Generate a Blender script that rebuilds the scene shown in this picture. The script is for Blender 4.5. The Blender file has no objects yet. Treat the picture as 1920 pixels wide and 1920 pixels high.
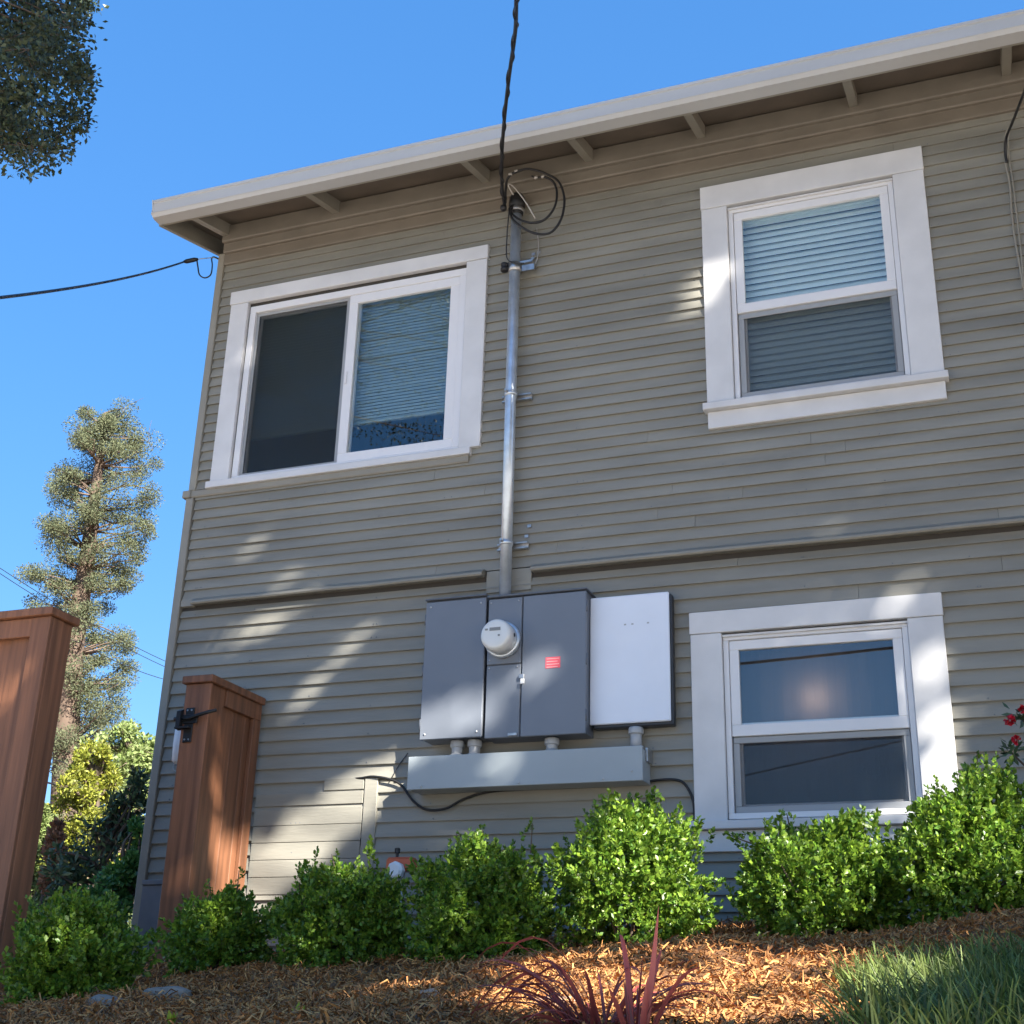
import bpy, math, random
import numpy as np
from mathutils import Vector, Matrix

random.seed(7)
RNG = np.random.default_rng(11)
scene = bpy.context.scene
COL = scene.collection

# ------------------------------------------------------------------ camera
FPX, YAW, PITCH, ROLL, DIST = 2489.3, 0.36934, 0.38376, 0.02961, 6.6
_f = np.array([-math.sin(YAW) * math.cos(PITCH), math.cos(YAW) * math.cos(PITCH), math.sin(PITCH)])
_r = np.array([math.cos(YAW), math.sin(YAW), 0.0])
_u = np.cross(_r, _f)
RT = math.cos(ROLL) * _r + math.sin(ROLL) * _u
UP = -math.sin(ROLL) * _r + math.cos(ROLL) * _u
CAM = np.array([0.0, -DIST, 0.0])
cd = bpy.data.cameras.new('camera')
cam = bpy.data.objects.new('camera', cd)
COL.objects.link(cam)
cam.matrix_world = Matrix(((RT[0], UP[0], -_f[0], 0), (RT[1], UP[1], -_f[1], -DIST), (RT[2], UP[2], -_f[2], 0), (0, 0, 0, 1)))
cd.sensor_width = 36
cd.lens = 36 * FPX / 1920
cd.clip_end = 3000
scene.camera = cam

# ------------------------------------------------------------------ light
SUN = np.array([-0.65, 0.50, -0.57])            # the way the light travels
SUN = SUN / np.linalg.norm(SUN)
world = bpy.data.worlds.new('World')
scene.world = world
world.use_nodes = True
wn, wl = world.node_tree.nodes, world.node_tree.links
wn.clear()
sky = wn.new('ShaderNodeTexSky')
sky.sky_type = 'NISHITA'
sky.sun_disc = False
sky.sun_elevation = math.asin(-SUN[2])
sky.sun_rotation = math.atan2(-SUN[0], -SUN[1])
sky.air_density = 1.0
sky.dust_density = 0.2
sky.ozone_density = 8.0
ga = wn.new('ShaderNodeGamma')
ga.inputs['Gamma'].default_value = 0.45
hs = wn.new('ShaderNodeHueSaturation')
hs.inputs['Saturation'].default_value = 1.68
hs.inputs['Hue'].default_value = 0.512
bg = wn.new('ShaderNodeBackground')
bg.inputs['Strength'].default_value = 0.15
wo = wn.new('ShaderNodeOutputWorld')
wl.new(sky.outputs[0], ga.inputs['Color'])
wl.new(ga.outputs[0], hs.inputs['Color'])
wl.new(hs.outputs[0], bg.inputs['Color'])
wl.new(bg.outputs[0], wo.inputs['Surface'])

sd = bpy.data.lights.new('sun', 'SUN')
sd.energy = 5.0
sd.angle = math.radians(0.5)
sd.color = (1.0, 0.93, 0.82)
sun = bpy.data.objects.new('sun', sd)
COL.objects.link(sun)
sun.rotation_euler = Vector(SUN).to_track_quat('-Z', 'Y').to_euler()

scene.view_settings.view_transform = 'Standard'
scene.view_settings.look = 'None'
scene.view_settings.gamma = 1.0
scene.view_settings.exposure = 1.98


def at(px, py, Y=0.0):
    """point of the photograph (1920 px) on the plane at depth Y"""
    d = RT * ((px - 960) / FPX) - UP * ((py - 960) / FPX) + _f
    t = (Y + DIST) / d[1]
    return CAM + d * t


def far(px, py, dist):
    d = RT * ((px - 960) / FPX) - UP * ((py - 960) / FPX) + _f
    return CAM + d * (dist / math.hypot(d[0], d[1]))


# ------------------------------------------------------------------ materials
MATS = {}


def mat(name, col, rough=0.6, metal=0.0, var=0.0, vscale=6.0, bump=0.0, bscale=60.0, island=0.0, obvar=0.0,
        trans=0.0, stretch=(1, 1, 1), col2=None, spec=0.5, coat=0.0):
    m = bpy.data.materials.new(name)
    m.use_nodes = True
    nt = m.node_tree
    N, L = nt.nodes, nt.links
    b = N['Principled BSDF']
    b.inputs['Roughness'].default_value = rough
    b.inputs['Metallic'].default_value = metal
    b.inputs['Specular IOR Level'].default_value = spec
    b.inputs['Coat Weight'].default_value = coat
    rgb = N.new('ShaderNodeRGB')
    rgb.outputs[0].default_value = (*col, 1)
    out = rgb.outputs[0]
    tc = N.new('ShaderNodeTexCoord')
    mp = N.new('ShaderNodeMapping')
    mp.inputs['Scale'].default_value = stretch
    L.new(tc.outputs['Object'], mp.inputs['Vector'])
    if island > 0 or col2 is not None and island >= 0 and var == 0:
        g = N.new('ShaderNodeNewGeometry')
        if col2 is not None:
            mx = N.new('ShaderNodeMix')
            mx.data_type = 'RGBA'
            mx.inputs['B'].default_value = (*col2, 1)
            L.new(out, mx.inputs['A'])
            L.new(g.outputs['Random Per Island'], mx.inputs['Factor'])
            out = mx.outputs['Result']
        mr = N.new('ShaderNodeMapRange')
        mr.inputs['To Min'].default_value = 1 - island
        mr.inputs['To Max'].default_value = 1 + island
        ma = N.new('ShaderNodeMath')
        ma.operation = 'MULTIPLY_ADD'
        ma.inputs[1].default_value = 7.31
        ma.inputs[2].default_value = 0.17
        fr = N.new('ShaderNodeMath')
        fr.operation = 'FRACT'
        L.new(g.outputs['Random Per Island'], ma.inputs[0])
        L.new(ma.outputs[0], fr.inputs[0])
        L.new(fr.outputs[0], mr.inputs['Value'])
        h = N.new('ShaderNodeHueSaturation')
        L.new(out, h.inputs['Color'])
        L.new(mr.outputs[0], h.inputs['Value'])
        out = h.outputs[0]
    if var > 0:
        n = N.new('ShaderNodeTexNoise')
        n.inputs['Scale'].default_value = vscale
        n.inputs['Detail'].default_value = 6
        L.new(mp.outputs[0], n.inputs['Vector'])
        mr = N.new('ShaderNodeMapRange')
        mr.inputs['From Min'].default_value = 0.3
        mr.inputs['From Max'].default_value = 0.7
        if col2 is not None:
            mx = N.new('ShaderNodeMix')
            mx.data_type = 'RGBA'
            mx.inputs['B'].default_value = (*col2, 1)
            L.new(out, mx.inputs['A'])
            L.new(n.outputs['Fac'], mr.inputs['Value'])
            L.new(mr.outputs[0], mx.inputs['Factor'])
            out = mx.outputs['Result']
        else:
            mr.inputs['To Min'].default_value = 1 - var
            mr.inputs['To Max'].default_value = 1 + var
            L.new(n.outputs['Fac'], mr.inputs['Value'])
            h = N.new('ShaderNodeHueSaturation')
            L.new(out, h.inputs['Color'])
            L.new(mr.outputs[0], h.inputs['Value'])
            out = h.outputs[0]
    if obvar > 0:
        oi = N.new('ShaderNodeObjectInfo')
        mr = N.new('ShaderNodeMapRange')
        mr.inputs['To Min'].default_value = 1 - obvar
        mr.inputs['To Max'].default_value = 1 + obvar
        L.new(oi.outputs['Random'], mr.inputs['Value'])
        h = N.new('ShaderNodeHueSaturation')
        L.new(out, h.inputs['Color'])
        L.new(mr.outputs[0], h.inputs['Value'])
        out = h.outputs[0]
    L.new(out, b.inputs['Base Color'])
    if bump > 0:
        n = N.new('ShaderNodeTexNoise')
        n.inputs['Scale'].default_value = bscale
        n.inputs['Detail'].default_value = 4
        L.new(mp.outputs[0], n.inputs['Vector'])
        bp = N.new('ShaderNodeBump')
        bp.inputs['Strength'].default_value = bump
        bp.inputs['Distance'].default_value = 0.004
        L.new(n.outputs['Fac'], bp.inputs['Height'])
        L.new(bp.outputs[0], b.inputs['Normal'])
    if trans > 0:
        t = N.new('ShaderNodeBsdfTranslucent')
        L.new(out, t.inputs['Color'])
        ms = N.new('ShaderNodeMixShader')
        ms.inputs[0].default_value = trans
        L.new(b.outputs[0], ms.inputs[1])
        L.new(t.outputs[0], ms.inputs[2])
        L.new(ms.outputs[0], N['Material Output'].inputs['Surface'])
    MATS[name] = m
    return m


def glass_mat(name, ior, tint, rough=0.0):
    m = bpy.data.materials.new(name)
    m.use_nodes = True
    N, L = m.node_tree.nodes, m.node_tree.links
    N.remove(N['Principled BSDF'])
    lw_ = N.new('ShaderNodeLayerWeight')
    lw_.inputs['Blend'].default_value = 0.5
    pw = N.new('ShaderNodeMath')
    pw.operation = 'POWER'
    pw.inputs[1].default_value = 5.0
    L.new(lw_.outputs['Facing'], pw.inputs[0])
    fr = N.new('ShaderNodeMapRange')
    fr.inputs['To Min'].default_value = ior
    fr.inputs['To Max'].default_value = 1.0
    L.new(pw.outputs[0], fr.inputs['Value'])
    tr = N.new('ShaderNodeBsdfTransparent')
    tr.inputs['Color'].default_value = (*tint, 1)
    gl = N.new('ShaderNodeBsdfGlossy')
    gl.inputs['Roughness'].default_value = rough
    ms = N.new('ShaderNodeMixShader')
    L.new(fr.outputs[0], ms.inputs[0])
    L.new(tr.outputs[0], ms.inputs[1])
    L.new(gl.outputs[0], ms.inputs[2])
    L.new(ms.outputs[0], N['Material Output'].inputs['Surface'])
    MATS[name] = m
    return m


def screen_mat(name, open_, col):
    m = bpy.data.materials.new(name)
    m.use_nodes = True
    N, L = m.node_tree.nodes, m.node_tree.links
    b = N['Principled BSDF']
    b.inputs['Base Color'].default_value = (*col, 1)
    b.inputs['Roughness'].default_value = 0.7
    tr = N.new('ShaderNodeBsdfTransparent')
    ms = N.new('ShaderNodeMixShader')
    ms.inputs[0].default_value = open_
    L.new(b.outputs[0], ms.inputs[1])
    L.new(tr.outputs[0], ms.inputs[2])
    L.new(ms.outputs[0], N['Material Output'].inputs['Surface'])
    MATS[name] = m
    return m


SID = (0.245, 0.237, 0.203)
mat('siding', SID, 0.55, var=0.16, vscale=2.6, bump=0.35, bscale=30, obvar=0.07, stretch=(0.5, 1, 3))
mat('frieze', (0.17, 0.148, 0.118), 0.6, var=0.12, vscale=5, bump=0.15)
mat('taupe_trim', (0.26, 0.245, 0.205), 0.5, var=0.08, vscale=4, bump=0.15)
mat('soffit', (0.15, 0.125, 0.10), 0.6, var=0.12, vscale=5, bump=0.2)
mat('sheathing', (0.05, 0.045, 0.04), 0.9)
mat('gutter', (0.455, 0.465, 0.47), 0.45, var=0.06, vscale=2.5, stretch=(0.4, 1, 3))
mat('white_paint', (0.63, 0.63, 0.635), 0.45, var=0.07, vscale=5, bump=0.12, bscale=40)
mat('vinyl', (0.72, 0.72, 0.735), 0.3, var=0.02)
mat('screen_frame', (0.32, 0.33, 0.34), 0.4)
mat('blind_teal', (0.21, 0.28, 0.29), 0.5, obvar=0.05)
mat('blind', (0.70, 0.80, 0.80), 0.5, obvar=0.04)
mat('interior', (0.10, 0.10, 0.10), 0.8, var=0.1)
mat('curtain', (0.09, 0.092, 0.11), 0.8, var=0.05, vscale=3, trans=0.4)
glass_mat('glass', 0.085, (0.95, 0.975, 0.97))
screen_mat('screen_mesh', 0.72, (0.035, 0.040, 0.046))
screen_mat('screen_dark', 0.58, (0.012, 0.017, 0.018))
mat('foundation', (0.16, 0.17, 0.19), 0.7, var=0.12, bump=0.2)
mat('shingle', (0.09, 0.085, 0.08), 0.9, obvar=0.25, bump=0.6, bscale=200)
mat('galvanised', (0.56, 0.62, 0.68), 0.34, metal=0.6, var=0.14, vscale=14, bump=0.05)
mat('steel', (0.45, 0.45, 0.45), 0.4, metal=0.9, var=0.2, vscale=40)
mat('cabinet_grey', (0.165, 0.185, 0.22), 0.38, var=0.05, vscale=3, bump=0.04, bscale=15)
mat('cabinet_edge', (0.12, 0.135, 0.16), 0.4)
mat('wireway', (0.33, 0.37, 0.39), 0.35, var=0.05, vscale=4, bump=0.03)
mat('pvc', (0.38, 0.40, 0.42), 0.4)
mat('white_box', (0.76, 0.81, 0.90), 0.35, var=0.02)
mat('dark_plastic', (0.03, 0.032, 0.036), 0.45)
mat('black', (0.012, 0.012, 0.013), 0.5)
mat('bare_wire', (0.45, 0.43, 0.40), 0.4, metal=0.5)
mat('meter_white', (0.70, 0.71, 0.69), 0.3, coat=0.6)
mat('meter_print', (0.22, 0.23, 0.23), 0.5)
mat('sticker_red', (0.72, 0.10, 0.13), 0.5)
mat('sticker_print', (0.80, 0.42, 0.42), 0.5)
mat('fence_stain', (0.21, 0.088, 0.042), 0.6, var=0.38, vscale=7, bump=0.5, bscale=45, obvar=0.14, stretch=(4, 4, 0.22))
mat('bark', (0.10, 0.075, 0.055), 0.9, var=0.4, vscale=9, bump=0.8, bscale=40, stretch=(1, 1, 0.3))
mat('redwood_bark', (0.12, 0.085, 0.062), 0.9, var=0.3, vscale=3, bump=0.8, bscale=10, stretch=(1, 1, 0.2))
mat('shrub_leaf', (0.075, 0.18, 0.022), 0.38, island=0.5, col2=(0.225, 0.335, 0.035), trans=0.36)
mat('oak_leaf', (0.030, 0.048, 0.020), 0.45, island=0.5, col2=(0.07, 0.092, 0.045), trans=0.2)
mat('sequoia_leaf', (0.085, 0.112, 0.06), 0.85, island=0.2, col2=(0.145, 0.155, 0.08), trans=0.2)
mat('yellow_leaf', (0.16, 0.20, 0.025), 0.5, island=0.5, col2=(0.33, 0.33, 0.05), trans=0.35)
mat('pale_leaf', (0.18, 0.26, 0.07), 0.6, island=0.3, col2=(0.28, 0.33, 0.13), trans=0.3)
mat('dark_leaf', (0.06, 0.10, 0.045), 0.4, island=0.5, col2=(0.10, 0.14, 0.06), trans=0.2)
mat('mid_leaf', (0.06, 0.16, 0.03), 0.45, island=0.4, col2=(0.12, 0.25, 0.06), trans=0.3)
mat('rust_leaf', (0.22, 0.09, 0.05), 0.6, island=0.4, col2=(0.30, 0.16, 0.08), trans=0.3)
mat('rhodo_leaf', (0.05, 0.09, 0.045), 0.4, island=0.3, trans=0.2)
mat('rhodo_flower', (0.50, 0.012, 0.03), 0.5, island=0.3, trans=0.3)
mat('cordyline', (0.34, 0.078, 0.066), 0.38, obvar=0.4, trans=0.3)
mat('grass', (0.085, 0.14, 0.026), 0.55, island=0.5, col2=(0.20, 0.245, 0.075), trans=0.25)
mat('weed', (0.32, 0.38, 0.03), 0.5, island=0.2, trans=0.4)
mat('mulch_chip', (0.55, 0.27, 0.085), 0.85, island=0.55, col2=(0.25, 0.10, 0.034))
mat('soil', (0.13, 0.062, 0.028), 0.95, var=0.4, vscale=12, bump=1.0, bscale=60, col2=(0.24, 0.115, 0.045))
mat('stone', (0.21, 0.185, 0.155), 0.9, var=0.25, vscale=14, bump=0.8, bscale=30)
mat('tan_stone', (0.38, 0.24, 0.16), 0.9, var=0.2, vscale=14, bump=0.6, bscale=30)
mat('concrete', (0.50, 0.465, 0.41), 0.85, var=0.12, vscale=3, bump=0.3, bscale=40)
mat('orange_plastic', (0.50, 0.095, 0.035), 0.45, var=0.1)
mat('white_plastic', (0.72, 0.73, 0.74), 0.4)


# ------------------------------------------------------------------ mesh helpers
class MB:
    def __init__(s):
        s.v, s.f = [], []

    def poly(s, pts):
        i = len(s.v)
        s.v += [tuple(map(float, p)) for p in pts]
        s.f.append(tuple(range(i, i + len(pts))))

    def box(s, x0, x1, y0, y1, z0, z1, c=0.0):
        x0, x1 = min(x0, x1), max(x0, x1)
        y0, y1 = min(y0, y1), max(y0, y1)
        z0, z1 = min(z0, z1), max(z0, z1)
        i = len(s.v)
        c = min(c, 0.45 * min(x1 - x0, y1 - y0, z1 - z0))
        if c <= 0:
            s.v += [(x, y, z) for x in (x0, x1) for y in (y0, y1) for z in (z0, z1)]
            for q in ((0, 1, 3, 2), (4, 6, 7, 5), (0, 4, 5, 1), (2, 3, 7, 6), (0, 2, 6, 4), (1, 5, 7, 3)):
                s.f.append(tuple(i + k for k in q))
            return s
        # chamfered box: each corner has three vertices
        lo, hi = (x0, y0, z0), (x1, y1, z1)
        idx = {}
        for a in (0, 1):
            for b in (0, 1):
                for d in (0, 1):
                    for ax in range(3):
                        p = []
                        for k, sgn in enumerate((a, b, d)):
                            e = hi[k] if sgn else lo[k]
                            if k != ax:
                                e = e - c if sgn else e + c
                            p.append(e)
                        idx[(a, b, d, ax)] = len(s.v)
                        s.v.append(tuple(p))
        for ax in range(3):
            o = [k for k in range(3) if k != ax]
            for sg in (0, 1):
                q = []
                for (m, n) in ((0, 0), (1, 0), (1, 1), (0, 1)):
                    key = [0, 0, 0]
                    key[ax], key[o[0]], key[o[1]] = sg, m, n
                    q.append(idx[(*key, ax)])
                s.f.append(tuple(q))
        for ax in range(3):
            o = [k for k in range(3) if k != ax]
            for m in (0, 1):
                for n in (0, 1):
                    k0, k1 = [0, 0, 0], [0, 0, 0]
                    k0[ax], k1[ax] = 0, 1
                    k0[o[0]] = k1[o[0]] = m
                    k0[o[1]] = k1[o[1]] = n
                    s.f.append((idx[(*k0, o[0])], idx[(*k1, o[0])], idx[(*k1, o[1])], idx[(*k0, o[1])]))
        for a in (0, 1):
            for b in (0, 1):
                for d in (0, 1):
                    s.f.append(tuple(idx[(a, b, d, ax)] for ax in range(3)))
        return s

    def prism(s, prof, x0, x1, nx=1, wob=0.0):
        """closed profile of (y, z) swept along x"""
        n = len(prof)
        i = len(s.v)
        for k in range(nx + 1):
            x = x0 + (x1 - x0) * k / nx
            w = random.uniform(-wob, wob)
            s.v += [(x, y, z + w) for y, z in prof]
        for k in range(nx):
            for j in range(n):
                a = i + k * n + j
                b = i + k * n + (j + 1) % n
                s.f.append((a, b, b + n, a + n))
        s.f.append(tuple(i + j for j in range(n))[::-1])
        s.f.append(tuple(i + nx * n + j for j in range(n)))
        return s

    def tube(s, pts, rad, sides=8, cap=True):
        pts = [np.array(p, float) for p in pts]
        rads = rad if hasattr(rad, '__len__') else [rad] * len(pts)
        i0 = len(s.v)
        up = None
        for k, p in enumerate(pts):
            t = pts[min(k + 1, len(pts) - 1)] - pts[max(k - 1, 0)]
            t = t / (np.linalg.norm(t) + 1e-9)
            if up is None:
                up = np.cross(t, [0, 0, 1.0]) if abs(t[2]) < 0.9 else np.cross(t, [1.0, 0, 0])
            up = up - t * np.dot(up, t)
            up /= np.linalg.norm(up) + 1e-9
            w = np.cross(t, up)
            for j in range(sides):
                a = 2 * math.pi * j / sides
                s.v.append(tuple(p + rads[k] * (math.cos(a) * up + math.sin(a) * w)))
        for k in range(len(pts) - 1):
            for j in range(sides):
                a = i0 + k * sides + j
                b = i0 + k * sides + (j + 1) % sides
                s.f.append((a, b, b + sides, a + sides))
        if cap:
            s.f.append(tuple(i0 + j for j in range(sides))[::-1])
            s.f.append(tuple(i0 + (len(pts) - 1) * sides + j for j in range(sides)))
        return s

    def lathe(s, prof, origin, axis='y', sides=32):
        """prof: (radius, along) swept round an axis"""
        i0 = len(s.v)
        ox, oy, oz = origin
        for r, h in prof:
            for j in range(sides):
                a = 2 * math.pi * j / sides
                c, q = r * math.cos(a), r * math.sin(a)
                s.v.append({'y': (ox + c, oy + h, oz + q), 'z': (ox + c, oy + q, oz + h), 'x': (ox + h, oy + c, oz + q)}[axis])
        for k in range(len(prof) - 1):
            for j in range(sides):
                a = i0 + k * sides + j
                b = i0 + k * sides + (j + 1) % sides
                s.f.append((a, b, b + sides, a + sides))
        s.f.append(tuple(i0 + j for j in range(sides))[::-1])
        s.f.append(tuple(i0 + (len(prof) - 1) * sides + j for j in range(sides)))
        return s

    def mesh(s, name):
        m = bpy.data.meshes.new(name)
        m.from_pydata(s.v, [], s.f)
        import bmesh
        bm = bmesh.new()
        bm.from_mesh(m)
        bmesh.ops.recalc_face_normals(bm, faces=bm.faces)
        bm.to_mesh(m)
        bm.free()
        return m

    def build(s, name, material, parent=None, smooth=False):
        m = s.mesh(name)
        return link(name, m, material, parent, smooth)


ORG = {}


def link(name, mesh, material, parent=None, smooth=False, loc=None, rot=None):
    if material and not mesh.materials:
        mesh.materials.append(MATS[material] if isinstance(material, str) else material)
    if smooth:
        for p in mesh.polygons:
            p.use_smooth = True
    o = bpy.data.objects.new(name, mesh)
    COL.objects.link(o)
    if loc is not None:
        o.location = loc
    if rot is not None:
        o.rotation_euler = rot
    if parent is not None:
        o.parent = parent
        if parent.name in ORG:
            o.matrix_parent_inverse = Matrix.Translation(-Vector(ORG[parent.name]))
    return o


def thing(name, label, cat, loc, group=None):
    o = bpy.data.objects.new(name, None)
    COL.objects.link(o)
    o.empty_display_size = 0.1
    o.location = loc
    ORG[o.name] = tuple(loc)
    return tag(o, label, cat, group)


def tag(o, label, cat, group=None):
    o['label'] = label
    o['category'] = cat
    if group:
        o['group'] = group
    return o


def curve_pts(pts, n=8):
    """Catmull-Rom through the points"""
    P = [np.array(p, float) for p in pts]
    P = [2 * P[0] - P[1]] + P + [2 * P[-1] - P[-2]]
    out = []
    for i in range(1, len(P) - 2):
        a, b, c, d = P[i - 1], P[i], P[i + 1], P[i + 2]
        for k in range(n):
            t = k / n
            out.append(0.5 * (2 * b + (c - a) * t + (2 * a - 5 * b + 4 * c - d) * t * t + (3 * b - a - 3 * c + d) * t ** 3))
    out.append(P[-2])
    return out


def np_mesh(name, V, F):
    m = bpy.data.meshes.new(name)
    V = np.ascontiguousarray(V, dtype=np.float32)
    F = np.ascontiguousarray(F, dtype=np.int32)
    k = F.shape[1]
    m.vertices.add(len(V))
    m.vertices.foreach_set('co', V.ravel())
    m.loops.add(F.size)
    m.loops.foreach_set('vertex_index', F.ravel())
    m.polygons.add(len(F))
    m.polygons.foreach_set('loop_start', np.arange(0, F.size, k, dtype=np.int32))
    m.update(calc_edges=True)
    return m


def unit(a):
    return a / (np.linalg.norm(a, axis=1, keepdims=True) + 1e-9)


def leaf_mesh(name, C, D, L, W, fold=0.18):
    """one folded four-point leaf at each base point C along D"""
    n = len(C)
    D = unit(D)
    S = unit(np.cross(D, RNG.normal(size=(n, 3))))
    Nn = np.cross(D, S)
    L = np.broadcast_to(np.asarray(L, float), (n,))[:, None]
    W = np.broadcast_to(np.asarray(W, float), (n,))[:, None]
    V = np.empty((n, 4, 3))
    V[:, 0] = C
    V[:, 1] = C + D * L * 0.55 + S * W * 0.5 + Nn * W * fold
    V[:, 2] = C + D * L
    V[:, 3] = C + D * L * 0.55 - S * W * 0.5 + Nn * W * fold
    b = np.arange(n)[:, None] * 4
    F = np.concatenate([b + np.array([[0, 1, 2]]), b + np.array([[0, 2, 3]])])
    return np_mesh(name, V.reshape(-1, 3), F)


def stuff(o):
    o['kind'] = 'stuff'
    return o


def structure(o):
    o['kind'] = 'structure'
    return o


# ------------------------------------------------------------------ terrain
def bed_wall_z(x):
    return np.interp(x, [-30, -8, -4.6, -3.3, -1.3, 0.0, 3.0, 30], [-0.1, 0.2, 0.39, 0.47, 0.57, 0.62, 0.70, 0.8])


def ground_z(x, y):
    x = np.asarray(x, float)
    y = np.asarray(y, float)
    z = bed_wall_z(x) + 0.16 * np.clip(y, -3.75, 0.0)
    z = z + 0.10 * np.exp(-((x - 0.1) / 0.75) ** 2 - ((y + 1.75) / 0.55) ** 2)
    z = z + 0.05 * np.exp(-((x + 1.0) / 0.45) ** 2 - ((y + 1.9) / 0.4) ** 2)
    near = np.exp(-((x + 1.5) / 6.0) ** 2) * (y < 0.4)
    z = z + near * (0.022 * np.sin(3.1 * x + 1.7 * y) * np.sin(2.3 * y - 1.1 * x + 1.0) + 0.012 * np.sin(7.3 * x + 2 * y) * np.sin(6.1 * y + 0.4))
    drop = np.clip((-3.75 - y) / 0.55, 0, 1)
    drop = drop * drop * (3 - 2 * drop)
    z = z * (1 - drop) + (-1.55) * drop
    return z


def grid_axis(lo, hi, fine_lo, fine_hi, step):
    a = list(np.arange(fine_lo, fine_hi, step))
    g, x = step, fine_lo
    left = []
    while x > lo:
        g *= 1.5
        x -= g
        left.append(max(x, lo))
    g, x = step, fine_hi
    right = [fine_hi]
    while x < hi:
        g *= 1.5
        x += g
        right.append(min(x, hi))
    return np.array(left[::-1] + a + right)


gx = grid_axis(-900, 900, -6.0, 2.5, 0.06)
gy = grid_axis(-900, 900, -4.6, 0.3, 0.06)
GX, GY = np.meshgrid(gx, gy, indexing='ij')
GZ = ground_z(GX, GY)
nx_, ny_ = GX.shape
V = np.stack([GX, GY, GZ], -1).reshape(-1, 3)
ii, jj = np.meshgrid(np.arange(nx_ - 1), np.arange(ny_ - 1), indexing='ij')
q = (ii * ny_ + jj).ravel()
F = np.stack([q, q + ny_, q + ny_ + 1, q + 1], 1)
ground = link('ground', np_mesh('ground', V, F), 'soil', smooth=True)
structure(ground)

# pale concrete pavement and road in front, in full sun
b_ = bpy.data.meshes.new('pavement')
b_.from_pydata([(-60, -7.4, -1.43), (60, -7.4, -1.43), (60, -4.42, -1.43), (-60, -4.42, -1.43), (-60, -7.4, -1.60), (60, -7.4, -1.60), (-60, -4.42, -1.60), (60, -4.42, -1.60)], [], [(0, 1, 2, 3), (4, 5, 1, 0), (3, 2, 7, 6)])
structure(link('pavement', b_, 'concrete'))
b_ = bpy.data.meshes.new('road')
b_.from_pydata([(-60, -40, -1.542), (60, -40, -1.542), (60, -7.38, -1.542), (-60, -7.38, -1.542)], [], [(0, 1, 2, 3)])
structure(link('road', b_, 'concrete'))

# ------------------------------------------------------------------ house
XL, XR = -4.745, 2.3
house = thing('house', 'two storey grey-brown clapboard house with white window trim', 'house', (-2.0, 0.0, 0.45))

OPEN = {'slider': (-4.475, -2.90, 3.285, 4.56), 'upper': (-1.245, -0.295, 3.355, 4.635), 'lower': (-1.36, -0.425, 1.075, 2.025)}


def sheathing():
    xs = sorted({XL, XR} | {v for o in OPEN.values() for v in o[:2]})
    zs = sorted({0.1, 5.25} | {v for o in OPEN.values() for v in o[2:]})
    b = MB()
    for i in range(len(xs) - 1):
        run = None
        for k in range(len(zs) - 1):
            cx, cz = (xs[i] + xs[i + 1]) / 2, (zs[k] + zs[k + 1]) / 2
            hole = any(o[0] < cx < o[1] and o[2] < cz < o[3] for o in OPEN.values())
            if not hole:
                b.poly([(xs[i], 0.0, zs[k]), (xs[i + 1], 0.0, zs[k]), (xs[i + 1], 0.0, zs[k + 1]), (xs[i], 0.0, zs[k + 1])])
    # side and back walls of the shell
    for (x0, y0, x1, y1) in ((XL, 0, XL, 7), (XL, 7, XR, 7), (XR, 7, XR, 0)):
        b.poly([(x0, y0, 0.0), (x1, y1, 0.0), (x1, y1, 5.25), (x0, y0, 5.25)])
    return b.build('wall', 'sheathing', house)


sheathing()


def board(x0, x1, z0, expo, proud=0.021):
    """one lap board: thick at its lower edge, thin where the next one covers it"""
    p = proud + random.uniform(-0.002, 0.002)
    dz = random.uniform(-0.0016, 0.0016)
    top = z0 + expo + 0.012
    prof = [(-0.001, z0 + dz + 0.004), (-p, z0 + dz), (-p - 0.0005, z0 + dz + 0.003), (-0.003, top), (-0.001, top)]
    b = MB()
    n = max(1, int((x1 - x0) / 0.7))
    b.prism(prof, x0, x1, n, 0.0012)
    return b.build('siding_board', 'siding', house)


def split_run(x0, x1):
    out, x = [], x0
    while x1 - x > 4.6:
        n = x + random.uniform(1.6, 4.2)
        out.append((x, n - 0.0015))
        x = n
    out.append((x, x1))
    return out


def course(z0, expo, x0=XL + 0.03, x1=XR, proud=0.021):
    runs = [(x0, x1)]
    for (a, b, c, d) in OPEN.values():
        if z0 + expo > c - 0.03 and z0 < d + 0.03:
            nr = []
            for (p, q_) in runs:
                if b < p or a > q_:
                    nr.append((p, q_))
                else:
                    if a - 0.06 > p:
                        nr.append((p, a - 0.06))
                    if b + 0.06 < q_:
                        nr.append((b + 0.06, q_))
            runs = nr
    for p, q_ in runs:
        for s0, s1 in split_run(p, q_):
            board(s0, s1, z0, expo, proud)


z = 2.5735
while z < 4.93:
    course(z, 0.0676)
    z += 0.0676
z = 2.395
while z > 0.25:
    course(z, 0.080 if z < 2.39 else 0.036, proud=0.022)
    z -= 0.080
course(2.505, 0.0676)

# nail heads that show through the paint
nb = MB()
for k in range(420):
    row = random.randrange(0, 58)
    zz = 2.395 - (row - 34) * 0.080 + 0.012 if row >= 34 else 2.5735 + row * 0.0676 + 0.010
    xx = -4.6 + 0.41 * random.randrange(0, 13) + random.uniform(-0.03, 0.03)
    if any(o[0] - 0.17 < xx < o[1] + 0.17 and o[2] - 0.16 < zz < o[3] + 0.16 for o in OPEN.values()):
        continue
    pr_ = (0.0255 if row >= 34 else 0.0215) - 0.002
    nb.box(xx - 0.0028, xx + 0.0028, -pr_ - 0.0012, -pr_ + 0.004, zz - 0.0028, zz + 0.0028)
stuff(nb.build('nail_head', 'foundation', house))
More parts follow.
